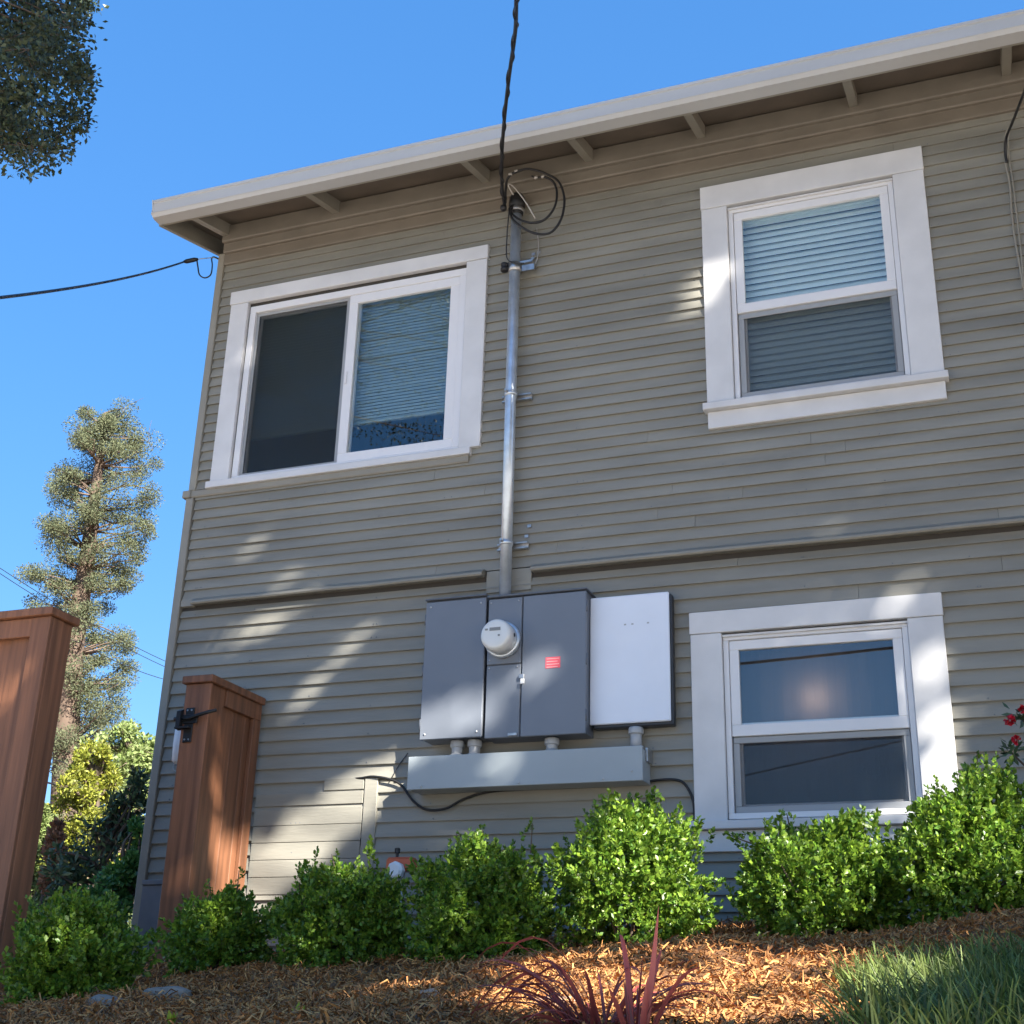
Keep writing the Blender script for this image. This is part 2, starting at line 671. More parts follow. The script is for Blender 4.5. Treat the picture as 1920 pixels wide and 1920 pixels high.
# trim on the wall
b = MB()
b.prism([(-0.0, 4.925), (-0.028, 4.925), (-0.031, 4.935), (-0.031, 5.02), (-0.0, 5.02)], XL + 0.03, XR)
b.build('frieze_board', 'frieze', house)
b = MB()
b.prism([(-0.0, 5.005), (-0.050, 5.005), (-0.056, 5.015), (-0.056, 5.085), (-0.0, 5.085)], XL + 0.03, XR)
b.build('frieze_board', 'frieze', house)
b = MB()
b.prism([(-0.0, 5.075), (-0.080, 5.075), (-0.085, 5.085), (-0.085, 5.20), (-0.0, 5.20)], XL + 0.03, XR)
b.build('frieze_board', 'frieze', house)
for (a, c) in ((-4.62, -2.70), (-2.41, XR)):
    b = MB()
    b.prism([(-0.005, 2.470), (-0.066, 2.464), (-0.072, 2.472), (-0.070, 2.484), (-0.03, 2.512), (-0.005, 2.514)], a, c, 8, 0.002)
    b.build('belt_moulding', 'taupe_trim', house)
for (a, c) in ((-4.715, -4.622),):
    b = MB()
    b.prism([(-0.005, 2.462), (-0.03, 2.466), (-0.03, 2.505), (-0.005, 2.512)], a, c)
    b.build('belt_moulding', 'taupe_trim', house)
# patch over the belt where the mast passes
b = MB()
b.box(-2.69, -2.42, -0.021, -0.004, 2.37, 2.50, 0.002)
b.build('patch_board', 'siding', house)
# grey strip under the slider
b = MB()
b.prism([(-0.005, 3.196), (-0.026, 3.198), (-0.032, 3.206), (-0.032, 3.242), (-0.005, 3.242)], -4.742, -2.83, 6, 0.001)
b.build('sill_strip', 'taupe_trim', house)
b = MB()
b.box(-4.80, -4.742, -0.045, 0.10, 3.196, 3.245, 0.004)
b.build('sill_return', 'taupe_trim', house)
# corner boards
b = MB()
b.box(XL - 0.022, XL + 0.028, -0.032, 0.08, 3.246, 5.02, 0.004)
b.build('corner_board', 'taupe_trim', house)
b = MB()
b.box(XL - 0.03, XL + 0.024, -0.034, 0.08, 0.25, 3.195, 0.004)
b.build('corner_board', 'taupe_trim', house)
# plain skirt at the corner
b = MB()
b.box(XL + 0.026, -4.25, -0.05, -0.004, 0.15, 0.80, 0.003)
b.build('skirt_panel', 'foundation', house)
b = MB()
b.box(XL + 0.026, -4.25, -0.06, -0.004, 0.802, 0.83, 0.003)
b.build('skirt_cap', 'foundation', house)
# side wall boards
z = 0.3
b = MB()
while z < 5.0:
    x = XL
    b.v += [(x - 0.016, 0.08, z), (x - 0.016, 7.0, z), (x - 0.003, 7.0, z + 0.08), (x - 0.003, 0.08, z + 0.08), (x, 0.08, z), (x, 7.0, z)]
    i = len(b.v) - 6
    b.f += [(i, i + 1, i + 2, i + 3), (i, i + 4, i + 5, i + 1)]
    z += 0.08
stuff(b.build('side_siding', 'siding', house))

# access panel with its post in the lower wall
b = MB()
b.box(-3.365, -3.285, -0.030, -0.004, 0.45, 1.37, 0.003)
b.build('panel_post', 'siding', house)
b = MB()
b.box(-4.05, -3.372, -0.026, -0.012, 1.222, 1.292, 0.002)
b.build('panel_board', 'siding', house)
b = MB()
b.box(-3.62, -3.372, -0.0265, -0.012, 1.299, 1.364, 0.002)
b.build('panel_board', 'siding', house)
for k in range(5):
    b = MB()
    z1 = 1.206 - k * 0.093
    b.box(-4.05, -3.372, -0.024 - 0.001 * (k % 2), -0.006, z1 - 0.0905, z1, 0.0018)
    b.build('panel_board', 'siding', house)

# ------------------------------------------------------------------ eave
PIT = 0.28


def soff(y):
    return 5.235 + PIT * y


RX0, RX1 = -4.90, XR + 0.3
b = MB()
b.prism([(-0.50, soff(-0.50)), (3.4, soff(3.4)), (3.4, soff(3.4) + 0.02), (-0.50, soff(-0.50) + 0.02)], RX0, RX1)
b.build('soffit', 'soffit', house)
b = MB()
b.prism([(-0.53, soff(-0.53) + 0.024), (3.5, soff(3.5) + 0.024), (3.5, soff(3.5) + 0.05), (-0.53, soff(-0.53) + 0.05)], RX0 - 0.01, RX1)
b.prism([(3.5, soff(3.5) + 0.024), (7.4, soff(-0.4) + 0.024), (7.4, soff(-0.4) + 0.05), (3.5, soff(3.5) + 0.05)], RX0 - 0.01, RX1)
roof = b.build('roof', 'shingle', house)
# eave course of shingles, each its own tab
x = RX0 - 0.01
while x < RX1 - 0.05:
    w = random.uniform(0.22, 0.34)
    lift = random.choice([0, 0, 0, 0.002, 0.004, 0.007])
    y0 = -0.56 + random.uniform(-0.008, 0.008)
    b = MB()
    b.prism([(y0, soff(y0) + 0.052 + lift), (y0 + 0.20, soff(y0 + 0.20) + 0.054), (y0 + 0.20, soff(y0 + 0.20) + 0.060), (y0, soff(y0) + 0.060 + lift)], x, min(x + w - 0.004, RX1))
    b.build('shingle', 'shingle', roof)
    x += w
# fascia
b = MB()
b.box(RX0, RX1, -0.502, -0.478, 4.99, 5.085, 0.003)
b.build('fascia', 'taupe_trim', house)
# rake at the open end
for x0, dz in ((RX0 - 0.028, 0.0),):
    b = MB()
    y0, y1 = -0.50, 3.4
    pr = [(y0, soff(y0) - 0.115), (y1, soff(y1) - 0.115), (y1, soff(y1) + 0.03), (y0, soff(y0) + 0.03)]
    b.prism(pr, x0, x0 + 0.026)
    b.build('rake_board', 'taupe_trim', house)
# rafter tails
for xc in (-4.70, -3.84, -2.77, -2.08, -1.375, -0.475, 0.36, 1.2, 2.0):
    b = MB()
    dr = random.uniform(-0.01, 0.01)
    pr = [(0.0, soff(0) - 0.09), (0.0, soff(0) - 0.001), (-0.476, soff(-0.476) - 0.001), (-0.476, soff(-0.476) - 0.06), (-0.44, soff(-0.44) - 0.09)]
    b.prism(pr, xc - 0.024 + dr, xc + 0.024 + dr)
    b.build('rafter_tail', 'taupe_trim', house)
# vent spot under the eave
b = MB()
p = at(985, 290, -0.40)
b.lathe([(0.035, -0.035), (0.04, -0.01), (0.04, 0.0)], (p[0], -0.40, soff(-0.40)), 'z', 16)
b.build('eave_fixture', 'taupe_trim', house, True)
# gutter: ogee front, open top
g = MB()
outer = [(-0.503, 5.095), (-0.503, 4.985), (-0.590, 4.985), (-0.606, 5.003), (-0.611, 5.006), (-0.611, 5.013), (-0.603, 5.018),
         (-0.603, 5.085), (-0.611, 5.089), (-0.611, 5.107), (-0.606, 5.108)]
inner = [(-0.600, 5.096), (-0.597, 5.060), (-0.598, 5.018), (-0.575, 4.992), (-0.510, 4.992), (-0.508, 5.095)]
g.prism(outer + inner, RX0 - 0.012, RX1, 1)
gut = g.build('gutter', 'gutter', house)
b = MB()
b.prism([(-0.503, 4.984), (-0.572, 4.984), (-0.607, 5.004), (-0.604, 5.05), (-0.617, 5.107), (-0.503, 5.096)], RX0 - 0.018, RX0 - 0.0125)
b.build('gutter_end_cap', 'gutter', gut)
xs = -2.31
b = MB()
b.prism([(-0.503, 4.982), (-0.592, 4.982), (-0.614, 5.003), (-0.614, 5.016), (-0.606, 5.02), (-0.606, 5.082), (-0.6, 5.08), (-0.598, 5.02), (-0.57, 4.99), (-0.503, 4.99)], 0.22, 0.26)
b.build('gutter_seam', 'gutter', gut)


# ------------------------------------------------------------------ windows
def bx(name, m, parent, x0, x1, y0, y1, z0, z1, c=0.003):
    return MB().box(x0, x1, y0, y1, z0, z1, c).build(name, m, parent)


def ring(name, m, parent, x0, x1, z0, z1, w, y0, y1, wt=None, wb=None):
    wt = w if wt is None else wt
    wb = w if wb is None else wb
    b = MB()
    b.box(x0, x1, y0, y1, z1 - wt, z1, 0.003)
    b.box(x0, x1, y0, y1, z0, z0 + wb, 0.003)
    b.box(x0, x0 + w, y0 + 0.0006, y1, z0 + wb, z1 - wt, 0.002)
    b.box(x1 - w, x1, y0 + 0.0006, y1, z0 + wb, z1 - wt, 0.002)
    return b.build(name, m, parent)


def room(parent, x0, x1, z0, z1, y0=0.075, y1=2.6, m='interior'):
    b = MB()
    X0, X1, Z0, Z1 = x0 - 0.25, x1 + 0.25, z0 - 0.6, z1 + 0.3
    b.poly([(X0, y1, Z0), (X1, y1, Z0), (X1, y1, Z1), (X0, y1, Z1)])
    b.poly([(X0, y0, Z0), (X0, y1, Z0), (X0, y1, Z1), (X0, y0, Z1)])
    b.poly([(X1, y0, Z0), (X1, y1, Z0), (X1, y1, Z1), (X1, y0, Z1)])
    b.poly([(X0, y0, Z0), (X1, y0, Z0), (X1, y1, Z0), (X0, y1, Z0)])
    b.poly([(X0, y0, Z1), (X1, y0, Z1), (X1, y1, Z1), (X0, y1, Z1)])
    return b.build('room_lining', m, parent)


def slats(parent, x0, x1, ztop, zbot, pitch, width, y, m='blind'):
    prof = []
    k = 0
    a = math.radians(62)
    b = MB()
    h = width / 2
    # closed, outer edge lower
    P = [(-h * math.cos(a), -h * math.sin(a)), (-0.004, 0.003), (h * math.cos(a), h * math.sin(a)), (h * math.cos(a), h * math.sin(a) - 0.0012), (-0.0035, 0.0015), (-h * math.cos(a), -h * math.sin(a) - 0.0012)]
    me = MB().prism(P, x0, x1).mesh('blind_slat')
    z = ztop - 0.03
    while z > zbot:
        link('blind_slat', me, m, parent, loc=(0, y, z), rot=(random.uniform(-0.05, 0.05), 0, 0))
        z -= pitch
    bx('blind_rail', m, parent, x0, x1, y - 0.02, y + 0.02, ztop - 0.02, ztop + 0.02)
    bx('blind_rail', m, parent, x0, x1, y - 0.014, y + 0.014, z - 0.004, z + 0.014)


def glazing(parent, x0, x1, z0, z1, y):
    return MB().box(x0, x1, y, y + 0.004, z0, z1).build('pane', 'glass', parent)


def mesh_screen(parent, x0, x1, z0, z1, y, w=0.02, m='screen_mesh'):
    fr = ring('screen_frame', 'screen_frame', parent, x0, x1, z0, z1, w, y, y + 0.010)
    MB().box(x0 + w, x1 - w, y + 0.004, y + 0.0045, z0 + w, z1 - w).build('insect_screen', m, parent)
    return fr


# slider, upper left
x0, x1, z0, z1 = OPEN['slider']
W = ring('window', 'vinyl', house, x0 + 0.004, x1 - 0.004, z0 + 0.004, z1 - 0.002, 0.045, -0.012, 0.07, 0.05, 0.03)
W['label'] = 'wide white sliding window with blind half lowered'
bx('side_casing', 'white_paint', W, -4.612, -4.478, -0.036, -0.002, 3.29, 4.583)
bx('side_casing', 'white_paint', W, -2.897, -2.758, -0.036, -0.002, 3.29, 4.583)
bx('head_casing', 'white_paint', W, -4.620, -2.752, -0.042, -0.002, 4.5845, 4.682)
bx('sill', 'white_paint', W, -4.632, -2.815, -0.052, 0.01, 3.243, 3.288)
ring('sash', 'vinyl', W, -3.725, -2.95, 3.318, 4.508, 0.062, -0.004, 0.022)
glazing(W, -3.668, -3.008, 3.375, 4.452, 0.010)
ring('sash', 'vinyl', W, -4.428, -3.66, 3.318, 4.508, 0.030, 0.028, 0.052)
glazing(W, -4.40, -3.69, 3.345, 4.48, 0.040)
mesh_screen(W, -4.428, -3.73, 3.318, 4.508, 0.010, 0.022, 'screen_dark')
bx('latch', 'vinyl', W, -3.715, -3.70, -0.012, -0.0045, 3.86, 3.95)
slats(W, -4.46, -2.915, 4.53, 3.64, 0.0225, 0.036, 0.11, 'blind_teal')
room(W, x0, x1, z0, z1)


def double_hung(op, cas, zm, label, blind):
    x0, x1, z0, z1 = op
    cx0, cx1, czt, czs, cza, headh = cas
    W = ring('window', 'vinyl', house, x0 + 0.004, x1 - 0.004, z0 + 0.002, z1 - 0.002, 0.028, -0.008, 0.07, 0.03, 0.03)
    W['label'] = label
    bx('side_casing', 'white_paint', W, cx0, x0 + 0.002, -0.034, -0.002, czs, czt - headh - 0.002)
    bx('side_casing', 'white_paint', W, x1 - 0.002, cx1, -0.034, -0.002, czs, czt - headh - 0.002)
    bx('head_casing', 'white_paint', W, cx0 - 0.004, cx1 + 0.004, -0.038, -0.002, czt - headh, czt)
    bx('sill', 'white_paint', W, cx0 - 0.018, cx1 + 0.018, -0.075, 0.02, czs - 0.042, czs - 0.001)
    bx('apron', 'white_paint', W, cx0 + 0.002, cx1 - 0.002, -0.036, -0.002, cza, czs - 0.044)
    bx('stop_bead', 'white_paint', W, x0 + 0.003, x1 - 0.003, -0.022, -0.009, z1 - 0.016, z1 - 0.003, 0.002)
    ring('sash', 'vinyl', W, x0 + 0.034, x1 - 0.034, zm - 0.045, z1 - 0.034, 0.048, 0.0, 0.026, 0.05, 0.06)
    glazing(W, x0 + 0.079, x1 - 0.079, zm + 0.013, z1 - 0.081, 0.014)
    ring('sash', 'vinyl', W, x0 + 0.034, x1 - 0.034, z0 + 0.034, zm + 0.03, 0.045, 0.034, 0.058)
    glazing(W, x0 + 0.076, x1 - 0.076, z0 + 0.076, zm - 0.012, 0.046)
    mesh_screen(W, x0 + 0.036, x1 - 0.036, z0 + 0.034, zm - 0.047, 0.012, 0.032)
    return W


W = double_hung(OPEN['upper'], (-1.395, -0.128, 4.80, 3.350, 3.205, 0.155), 3.97, 'tall white double-hung window with closed white blind', True)
slats(W, -1.225, -0.315, 4.61, 3.38, 0.043, 0.062, 0.115)
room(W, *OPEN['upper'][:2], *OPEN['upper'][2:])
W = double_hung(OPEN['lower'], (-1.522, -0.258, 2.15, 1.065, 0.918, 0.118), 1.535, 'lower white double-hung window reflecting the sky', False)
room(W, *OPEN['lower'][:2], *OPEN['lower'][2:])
# thin curtain and the lamp that glows through it
n = 40
b = MB()
cx = np.linspace(-1.34, -0.445, n)
for k in range(n - 1):
    ya, yb = 0.16 + 0.002 * math.sin(k * 1.3), 0.16 + 0.002 * math.sin((k + 1) * 1.3)
    b.poly([(cx[k], ya, 1.02), (cx[k + 1], yb, 1.02), (cx[k + 1], yb, 2.08), (cx[k], ya, 2.08)])
b.build('curtain', 'curtain', W)
m = bpy.data.materials.new('lamp_glow')
m.use_nodes = True
e = m.node_tree.nodes['Principled BSDF']
e.inputs['Base Color'].default_value = (0.8, 0.7, 0.6, 1)
e.inputs['Emission Color'].default_value = (1.0, 0.62, 0.36, 1)
e.inputs['Emission Strength'].default_value = 11.0
MATS['lamp_glow'] = m
p = at(1535, 1318, 0.27)
lamp = thing('ceiling_lamp', 'warm lamp glowing faintly behind the lower window', 'lamp', (p[0], 0.27, p[2]))
lp = MB().lathe([(0.012, -0.05), (0.035, -0.04), (0.05, -0.012), (0.05, 0.012), (0.035, 0.04), (0.012, 0.05)], tuple(p), 'z', 20)
lp.build('globe', 'lamp_glow', lamp, True)
MB().tube([(p[0], p[1], p[2] + 0.05), (p[0], p[1], 2.32)], 0.006, 8).build('stem', 'steel', lamp)

# ------------------------------------------------------------------ electrical gear on the wall
cabL = thing('electrical_cabinet', 'plain dark grey electrical cabinet left of the round meter', 'cabinet', (-2.80, -0.09, 1.52))
b = MB().box(-2.975, -2.622, -0.17, -0.02, 1.522, 2.298, 0.004)
b.build('body', 'cabinet_edge', cabL)
bx('door', 'cabinet_grey', cabL, -2.979, -2.620, -0.184, -0.1705, 1.516, 2.290, 0.004)
bx('rain_hood', 'cabinet_edge', cabL, -2.984, -2.616, -0.193, -0.02, 2.2985, 2.308, 0.003)

cabM = thing('meter_cabinet', 'dark grey cabinet carrying the round electric meter and red sticker', 'cabinet', (-2.33, -0.09, 1.50))
MB().box(-2.608, -2.052, -0.165, -0.02, 1.512, 2.282, 0.004).build('body', 'cabinet_edge', cabM)
bx('meter_cover', 'cabinet_grey', cabM, -2.606, -2.4095, -0.180, -0.1655, 1.905, 2.276, 0.004)
bx('lower_cover', 'cabinet_grey', cabM, -2.606, -2.4095, -0.178, -0.1655, 1.507, 1.901, 0.004)
dr = bx('door', 'cabinet_grey', cabM, -2.402, -2.046, -0.184, -0.1655, 1.505, 2.276, 0.004)
bx('rain_hood', 'cabinet_edge', cabM, -2.612, -2.040, -0.192, -0.02, 2.2825, 2.293, 0.003)
bx('hasp', 'steel', dr, -2.415, -2.385, -0.194, -0.1845, 1.815, 1.840, 0.002)
bx('padlock', 'white_plastic', dr, -2.404, -2.380, -0.200, -0.1945, 1.785, 1.813, 0.003)
bx('hasp', 'steel', cabM, -2.470, -2.420, -0.190, -0.1785, 1.512, 1.528, 0.002)
st = bx('sticker', 'sticker_red', dr, -2.268, -2.186, -0.1856, -0.1845, 1.862, 1.922, 0.0)
b = MB()
for k in range(4):
    zz = 1.9145 - k * 0.0150
    b.box(-2.262, -2.192 - 0.008 * (k % 2), -0.1862, -0.1857, zz - 0.0035, zz)
stuff(b.build('sticker_print', 'sticker_print', dr))
# the meter
mc = (-2.512, -0.18, 2.035)
MB().lathe([(0.098, 0.0), (0.101, -0.010), (0.101, -0.024), (0.094, -0.030)], mc, 'y', 48).build('meter_ring', 'galvanised', cabM, True)
mm = MB().lathe([(0.090, -0.0305), (0.089, -0.085), (0.086, -0.115), (0.078, -0.128), (0.066, -0.131), (0.03, -0.1315)], mc, 'y', 48).build('meter_housing', 'meter_white', cabM, True)
bx('display', 'meter_print', mm, mc[0] - 0.030, mc[0] + 0.032, mc[1] - 0.1335, mc[1] - 0.1322, mc[2] + 0.018, mc[2] + 0.036, 0.0)
bx('print_mark', 'meter_print', mm, mc[0] - 0.056, mc[0] - 0.040, mc[1] - 0.1332, mc[1] - 0.1322, mc[2] + 0.022, mc[2] + 0.032, 0.0)
bx('print_mark', 'meter_print', mm, mc[0] + 0.018, mc[0] + 0.030, mc[1] - 0.1334, mc[1] - 0.1323, mc[2] - 0.014, mc[2] - 0.004, 0.0)
MB().lathe([(0.011, 0.0), (0.011, 0.004), (0.007, 0.006)], (mc[0] + 0.0865, mc[1] - 0.072, mc[2] + 0.004), 'x', 14).build('port', 'dark_plastic', mm)

for zz in (1.60, 1.90, 2.19):
    MB().tube([(-2.0455, -0.176, zz - 0.03), (-2.0455, -0.176, zz + 0.03)], 0.006, 8).build('hinge', 'cabinet_edge', dr, True)
    MB().tube([(-2.9795, -0.178, zz - 0.03), (-2.9795, -0.178, zz + 0.03)], 0.006, 8).build('hinge', 'cabinet_edge', cabL, True)
for (sx, sz) in ((-2.95, 1.545), (-2.65, 1.545), (-2.65, 2.26), (-2.95, 2.26)):
    MB().lathe([(0.006, 0.0), (0.006, -0.002), (0.003, -0.004)], (sx, -0.184, sz), 'y', 8).build('screw', 'steel', cabL)
for (sx, sz) in ((-2.59, 2.255), (-2.43, 2.255), (-2.59, 1.93), (-2.43, 1.885), (-2.59, 1.885)):
    MB().lathe([(0.005, 0.0), (0.005, -0.002), (0.003, -0.004)], (sx, -0.180, sz), 'y', 8).build('screw', 'steel', cabM)
wb = thing('white_enclosure', 'white-fronted slim enclosure with dark back beside the meter cabinet', 'enclosure', (-1.81, -0.08, 1.55))
MB().box(-2.035, -1.606, -0.085, -0.030, 1.548, 2.252, 0.006).build('body', 'dark_plastic', wb)
bx('front_cover', 'white_box', wb, -2.050, -1.617, -0.1025, -0.086, 1.566, 2.258, 0.005)
bx('bracket', 'steel', wb, -1.98, -1.64, -0.0295, -0.016, 1.60, 1.64)
b = MB()
for u in (-1.845, -1.805, -1.72):
    b.box(u - 0.016, u - 0.004, -0.1031, -0.1026, 2.090, 2.098)
b.build('front_print', 'pvc', wb)

ww = thing('wireway', 'long light grey wireway trough under the cabinets', 'wireway', (-2.4, -0.1, 1.25))
MB().box(-3.030, -1.748, -0.180, -0.020, 1.256, 1.418, 0.003).build('trough', 'wireway', ww)
p = MB()
p.box(-3.034, -1.744, -0.188, -0.1805, 1.252, 1.428, 0.003)
p.box(-3.034, -1.744, -0.1800, -0.150, 1.4185, 1.428, 0.002)
p.build('cover', 'wireway', ww)
bx('end_flange', 'steel', ww, -1.7475, -1.735, -0.12, -0.02, 1.36, 1.43, 0.002)
for (sx, sz) in ((-2.95, 1.268), (-2.4, 1.265), (-1.95, 1.268), (-1.80, 1.30)):
    MB().lathe([(0.006, 0.0), (0.006, -0.003), (0.003, -0.005)], (sx, -0.188, sz), 'y', 10).build('screw', 'steel', ww)
for k, (sx, ztop, dz) in enumerate(((-2.79, 1.519, 0), (-2.69, 1.519, 0), (-2.255, 1.508, 0), (-1.81, 1.549, 0))):
    ny = -0.10 if k < 3 else -0.065
    nm = thing('conduit_nipple', ['short grey conduit under the left cabinet, leftmost', 'short grey conduit under the left cabinet beside the meter cabinet', 'short grey conduit under the meter cabinet', 'short grey conduit under the white enclosure'][k],
               'conduit', (sx, ny, 1.428), 'short conduits into the trough')
    MB().tube([(sx, ny, 1.4285), (sx, ny, ztop)], 0.030, 20).build('pipe', 'pvc', nm, True)
    MB().lathe([(0.037, -0.035), (0.039, -0.030), (0.039, -0.008), (0.036, 0.0)], (sx, ny, ztop - 0.001), 'z', 20).build('collar', 'pvc', nm, True)
    MB().lathe([(0.040, 0.0), (0.040, 0.012), (0.034, 0.018)], (sx, ny, 1.4285), 'z', 20).build('locknut', 'pvc', nm, True)

# ------------------------------------------------------------------ service mast
MX, MY = -2.545, -0.095
mast = thing('service_mast', 'galvanised service conduit rising from the meter cabinet to the eave', 'conduit', (MX, MY, 2.29))
MB().tube([(MX, MY, 2.2935), (MX - 0.003, MY, 3.5), (MX - 0.002, MY, 4.835)], 0.033, 24).build('pipe', 'galvanised', mast, True)
hd = MB()
hd.lathe([(0.036, 0.0), (0.040, 0.01), (0.040, 0.05), (0.052, 0.062), (0.052, 0.09), (0.047, 0.13), (0.030, 0.155), (0.008, 0.163)], (MX, MY, 4.815), 'z', 24)
hd.build('weatherhead', 'black', mast, True)
MB().lathe([(0.046, 0.0), (0.048, 0.006), (0.048, 0.02), (0.044, 0.026)], (MX, MY, 4.835), 'z', 24).build('clamp_ring', 'steel', mast, True)
for k, zz in enumerate((3.565, 2.628)):
    s = MB()
    s.box(MX - 0.075, MX + 0.105, -0.052, -0.020, zz - 0.019, zz - 0.012)
    s.box(MX - 0.075, MX + 0.105, -0.052, -0.020, zz + 0.012, zz + 0.019)
    s.box(MX - 0.075, MX + 0.105, -0.026, -0.020, zz - 0.012, zz + 0.012)
    sp = s.build('strut_bar', 'steel', mast)
    MB().lathe([(0.0375, -0.012), (0.0385, -0.012), (0.0385, 0.012), (0.0375, 0.012)], (MX - 0.002, MY, zz), 'z', 24).build('strap', 'galvanised', sp, True)
    MB().lathe([(0.008, 0), (0.008, -0.03)], (MX - 0.012, MY - 0.036, zz + 0.004), 'y', 8).build('bolt', 'steel', sp)
# insulator bracket near the head
s = MB()
s.box(MX - 0.045, MX + 0.115, MY - 0.012, -0.02, 4.452, 4.468)
s.box(MX + 0.045, MX + 0.125, MY - 0.004, MY + 0.006, 4.40, 4.44)
s.build('bracket_arm', 'steel', mast)
MB().lathe([(0.0365, -0.03), (0.042, -0.028), (0.042, 0.028), (0.0365, 0.03)], (MX - 0.002, MY, 4.43), 'z', 24).build('clamp_ring', 'steel', mast, True)
MB().lathe([(0.016, -0.05), (0.024, -0.045), (0.024, -0.03), (0.015, -0.02), (0.024, -0.01), (0.024, 0.005), (0.012, 0.01)], (MX - 0.058, MY - 0.03, 4.45), 'z', 14).build('insulator', 'black', mast, True)
MB().tube(curve_pts([(MX - 0.05, MY - 0.01, 4.84), (MX - 0.055, MY - 0.015, 4.66), (MX - 0.045, MY - 0.03, 4.5), (MX + 0.01, MY - 0.045, 4.44), (MX + 0.07, MY - 0.03, 4.435)], 5), 0.004, 6).build('guy_wire', 'dark_plastic', mast, True)
MB().tube(curve_pts([(MX + 0.11, -0.03, 4.74), (MX + 0.125, -0.03, 4.62), (MX + 0.12, -0.03, 4.52), (MX + 0.09, -0.03, 4.45)], 5), 0.0035, 6).build('guy_wire', 'bare_wire', mast, True)
# old nail plates left on the wall
for (sx, sz) in ((-2.455, 4.56), (-2.42, 4.565), (-2.46, 4.53), (-2.44, 2.75), (-2.455, 2.69)):
    bx('anchor_plate', 'steel', mast, sx - 0.012, sx + 0.012, -0.024, -0.016, sz - 0.01, sz + 0.01, 0.002)

# loops of conductor out of the head
YC = MY - 0.10


def pxpath(pts, Y):
    if not hasattr(Y, '__len__'):
        Y = [Y] * len(pts)
    return [at(a, c, y) for (a, c), y in zip(pts, Y)]


lw = thing('drip_loop', 'two black conductor loops coiled beside the mast head', 'cable', tuple(at(950, 385, YC)))
P1 = pxpath([(962, 385), (955, 392), (962, 412), (985, 430), (1010, 439), (1034, 435), (1051, 413), (1058, 385), (1056, 360), (1045, 338), (1022, 325), (1000, 318), (985, 317), (969, 322)], [-.14, -.17, -.2, -.2, -.19, -.18, -.17, -.16, -.16, -.17, -.18, -.19, -.2, -.2])
MB().tube(curve_pts(P1, 8), 0.0075, 8).build('conductor', 'black', lw, True)
P2 = pxpath([(962, 388), (958, 398), (975, 412), (1000, 418), (1022, 411), (1038, 392), (1044, 370), (1042, 350), (1034, 338), (1019, 331)], [-.13, -.16, -.18, -.18, -.17, -.16, -.15, -.15, -.16, -.17])
MB().tube(curve_pts(P2, 8), 0.0075, 8).build('conductor', 'black', lw, True)
P3 = pxpath([(969, 322), (957, 328), (950, 340), (948, 360), (948, 380)], [-.2, -.2, -.19, -.18, -.18])
MB().tube(curve_pts(P3, 8), 0.0075, 8).build('conductor', 'black', lw, True)
MB().tube(curve_pts(pxpath([(1019, 331), (1005, 333), (997, 330)], -.17), 5), 0.006, 8).build('conductor', 'black', lw, True)
for (a, c, yy) in ((957, 327, -.2), (968, 321, -.2), (1005, 333, -.17), (1018, 331, -.17)):
    q0, q1 = at(a - 3, c + 1.2, yy), at(a + 3, c - 1.2, yy)
    MB().tube([q0, q1], 0.0105, 10).build('crimp_band', 'bare_wire', lw, True)
MB().tube(curve_pts(pxpath([(963, 366), (954, 350), (955, 345), (965, 352), (985, 378), (1004, 410)], [-.14, -.17, -.18, -.18, -.16, -.12]), 6), 0.005, 8).build('neutral', 'bare_wire', lw, True)

# service drop running from the head up over the camera
drop = thing('service_drop', 'thick black overhead cable falling to the mast head', 'cable', tuple(at(946, 380, YC)))
pts = pxpath([(968, 0), (966, 60), (955, 140), (946, 220), (941, 290), (941, 345), (946, 385)], [-2.2, -1.8, -1.35, -0.95, -0.62, -0.36, -0.2])
top = pts[0] + (pts[0] - pts[1]) * 5.0
MB().tube([top + (pts[0] - pts[1]) * 8 + np.array([0, 0, 1.5]), top] + curve_pts(pts, 8), 0.0105, 8).build('bundle', 'black', drop, True)
tw = []
cp = curve_pts(pts, 14)
for k, p in enumerate(cp):
    a = k * 0.55
    tw.append(p + np.array([math.cos(a) * 0.012, 0.0, math.sin(a) * 0.012]))
MB().tube(tw, 0.006, 6).build('twisted_conductor', 'black', drop, True)
MB().lathe([(0.012, -0.02), (0.02, -0.01), (0.02, 0.012), (0.01, 0.02)], tuple(at(944, 390, -0.19)), 'z', 12).build('wedge_clamp', 'black', drop, True)

# cable along the foot of the wall
cbl = tag(MB().tube(curve_pts(pxpath([(650, 1461), (676, 1459), (700, 1456), (730, 1461), (752, 1472), (775, 1502), (800, 1518), (835, 1516), (870, 1498), (920, 1484), (1000, 1479), (1080, 1476), (1180, 1470), (1240, 1462), (1275, 1464), (1292, 1482), (1301, 1510), (1303, 1560)],
              [-.012, -.024, -.034] + [-.035] * 3 + [-.04] * 4 + [-.028] * 8), 6), 0.0068, 8).build('wall_cable', 'black', None, True), 'thin black cable sagging along the clapboards below the trough', 'cable')
# thin wire up from it
tag(MB().tube(curve_pts(pxpath([(733, 1461), (748, 1435), (765, 1412)], [-.03, -.03, -.025]), 4), 0.003, 6).build('bond_wire', 'dark_plastic', None, True), 'very thin wire slanting up to the left end of the trough', 'wire')

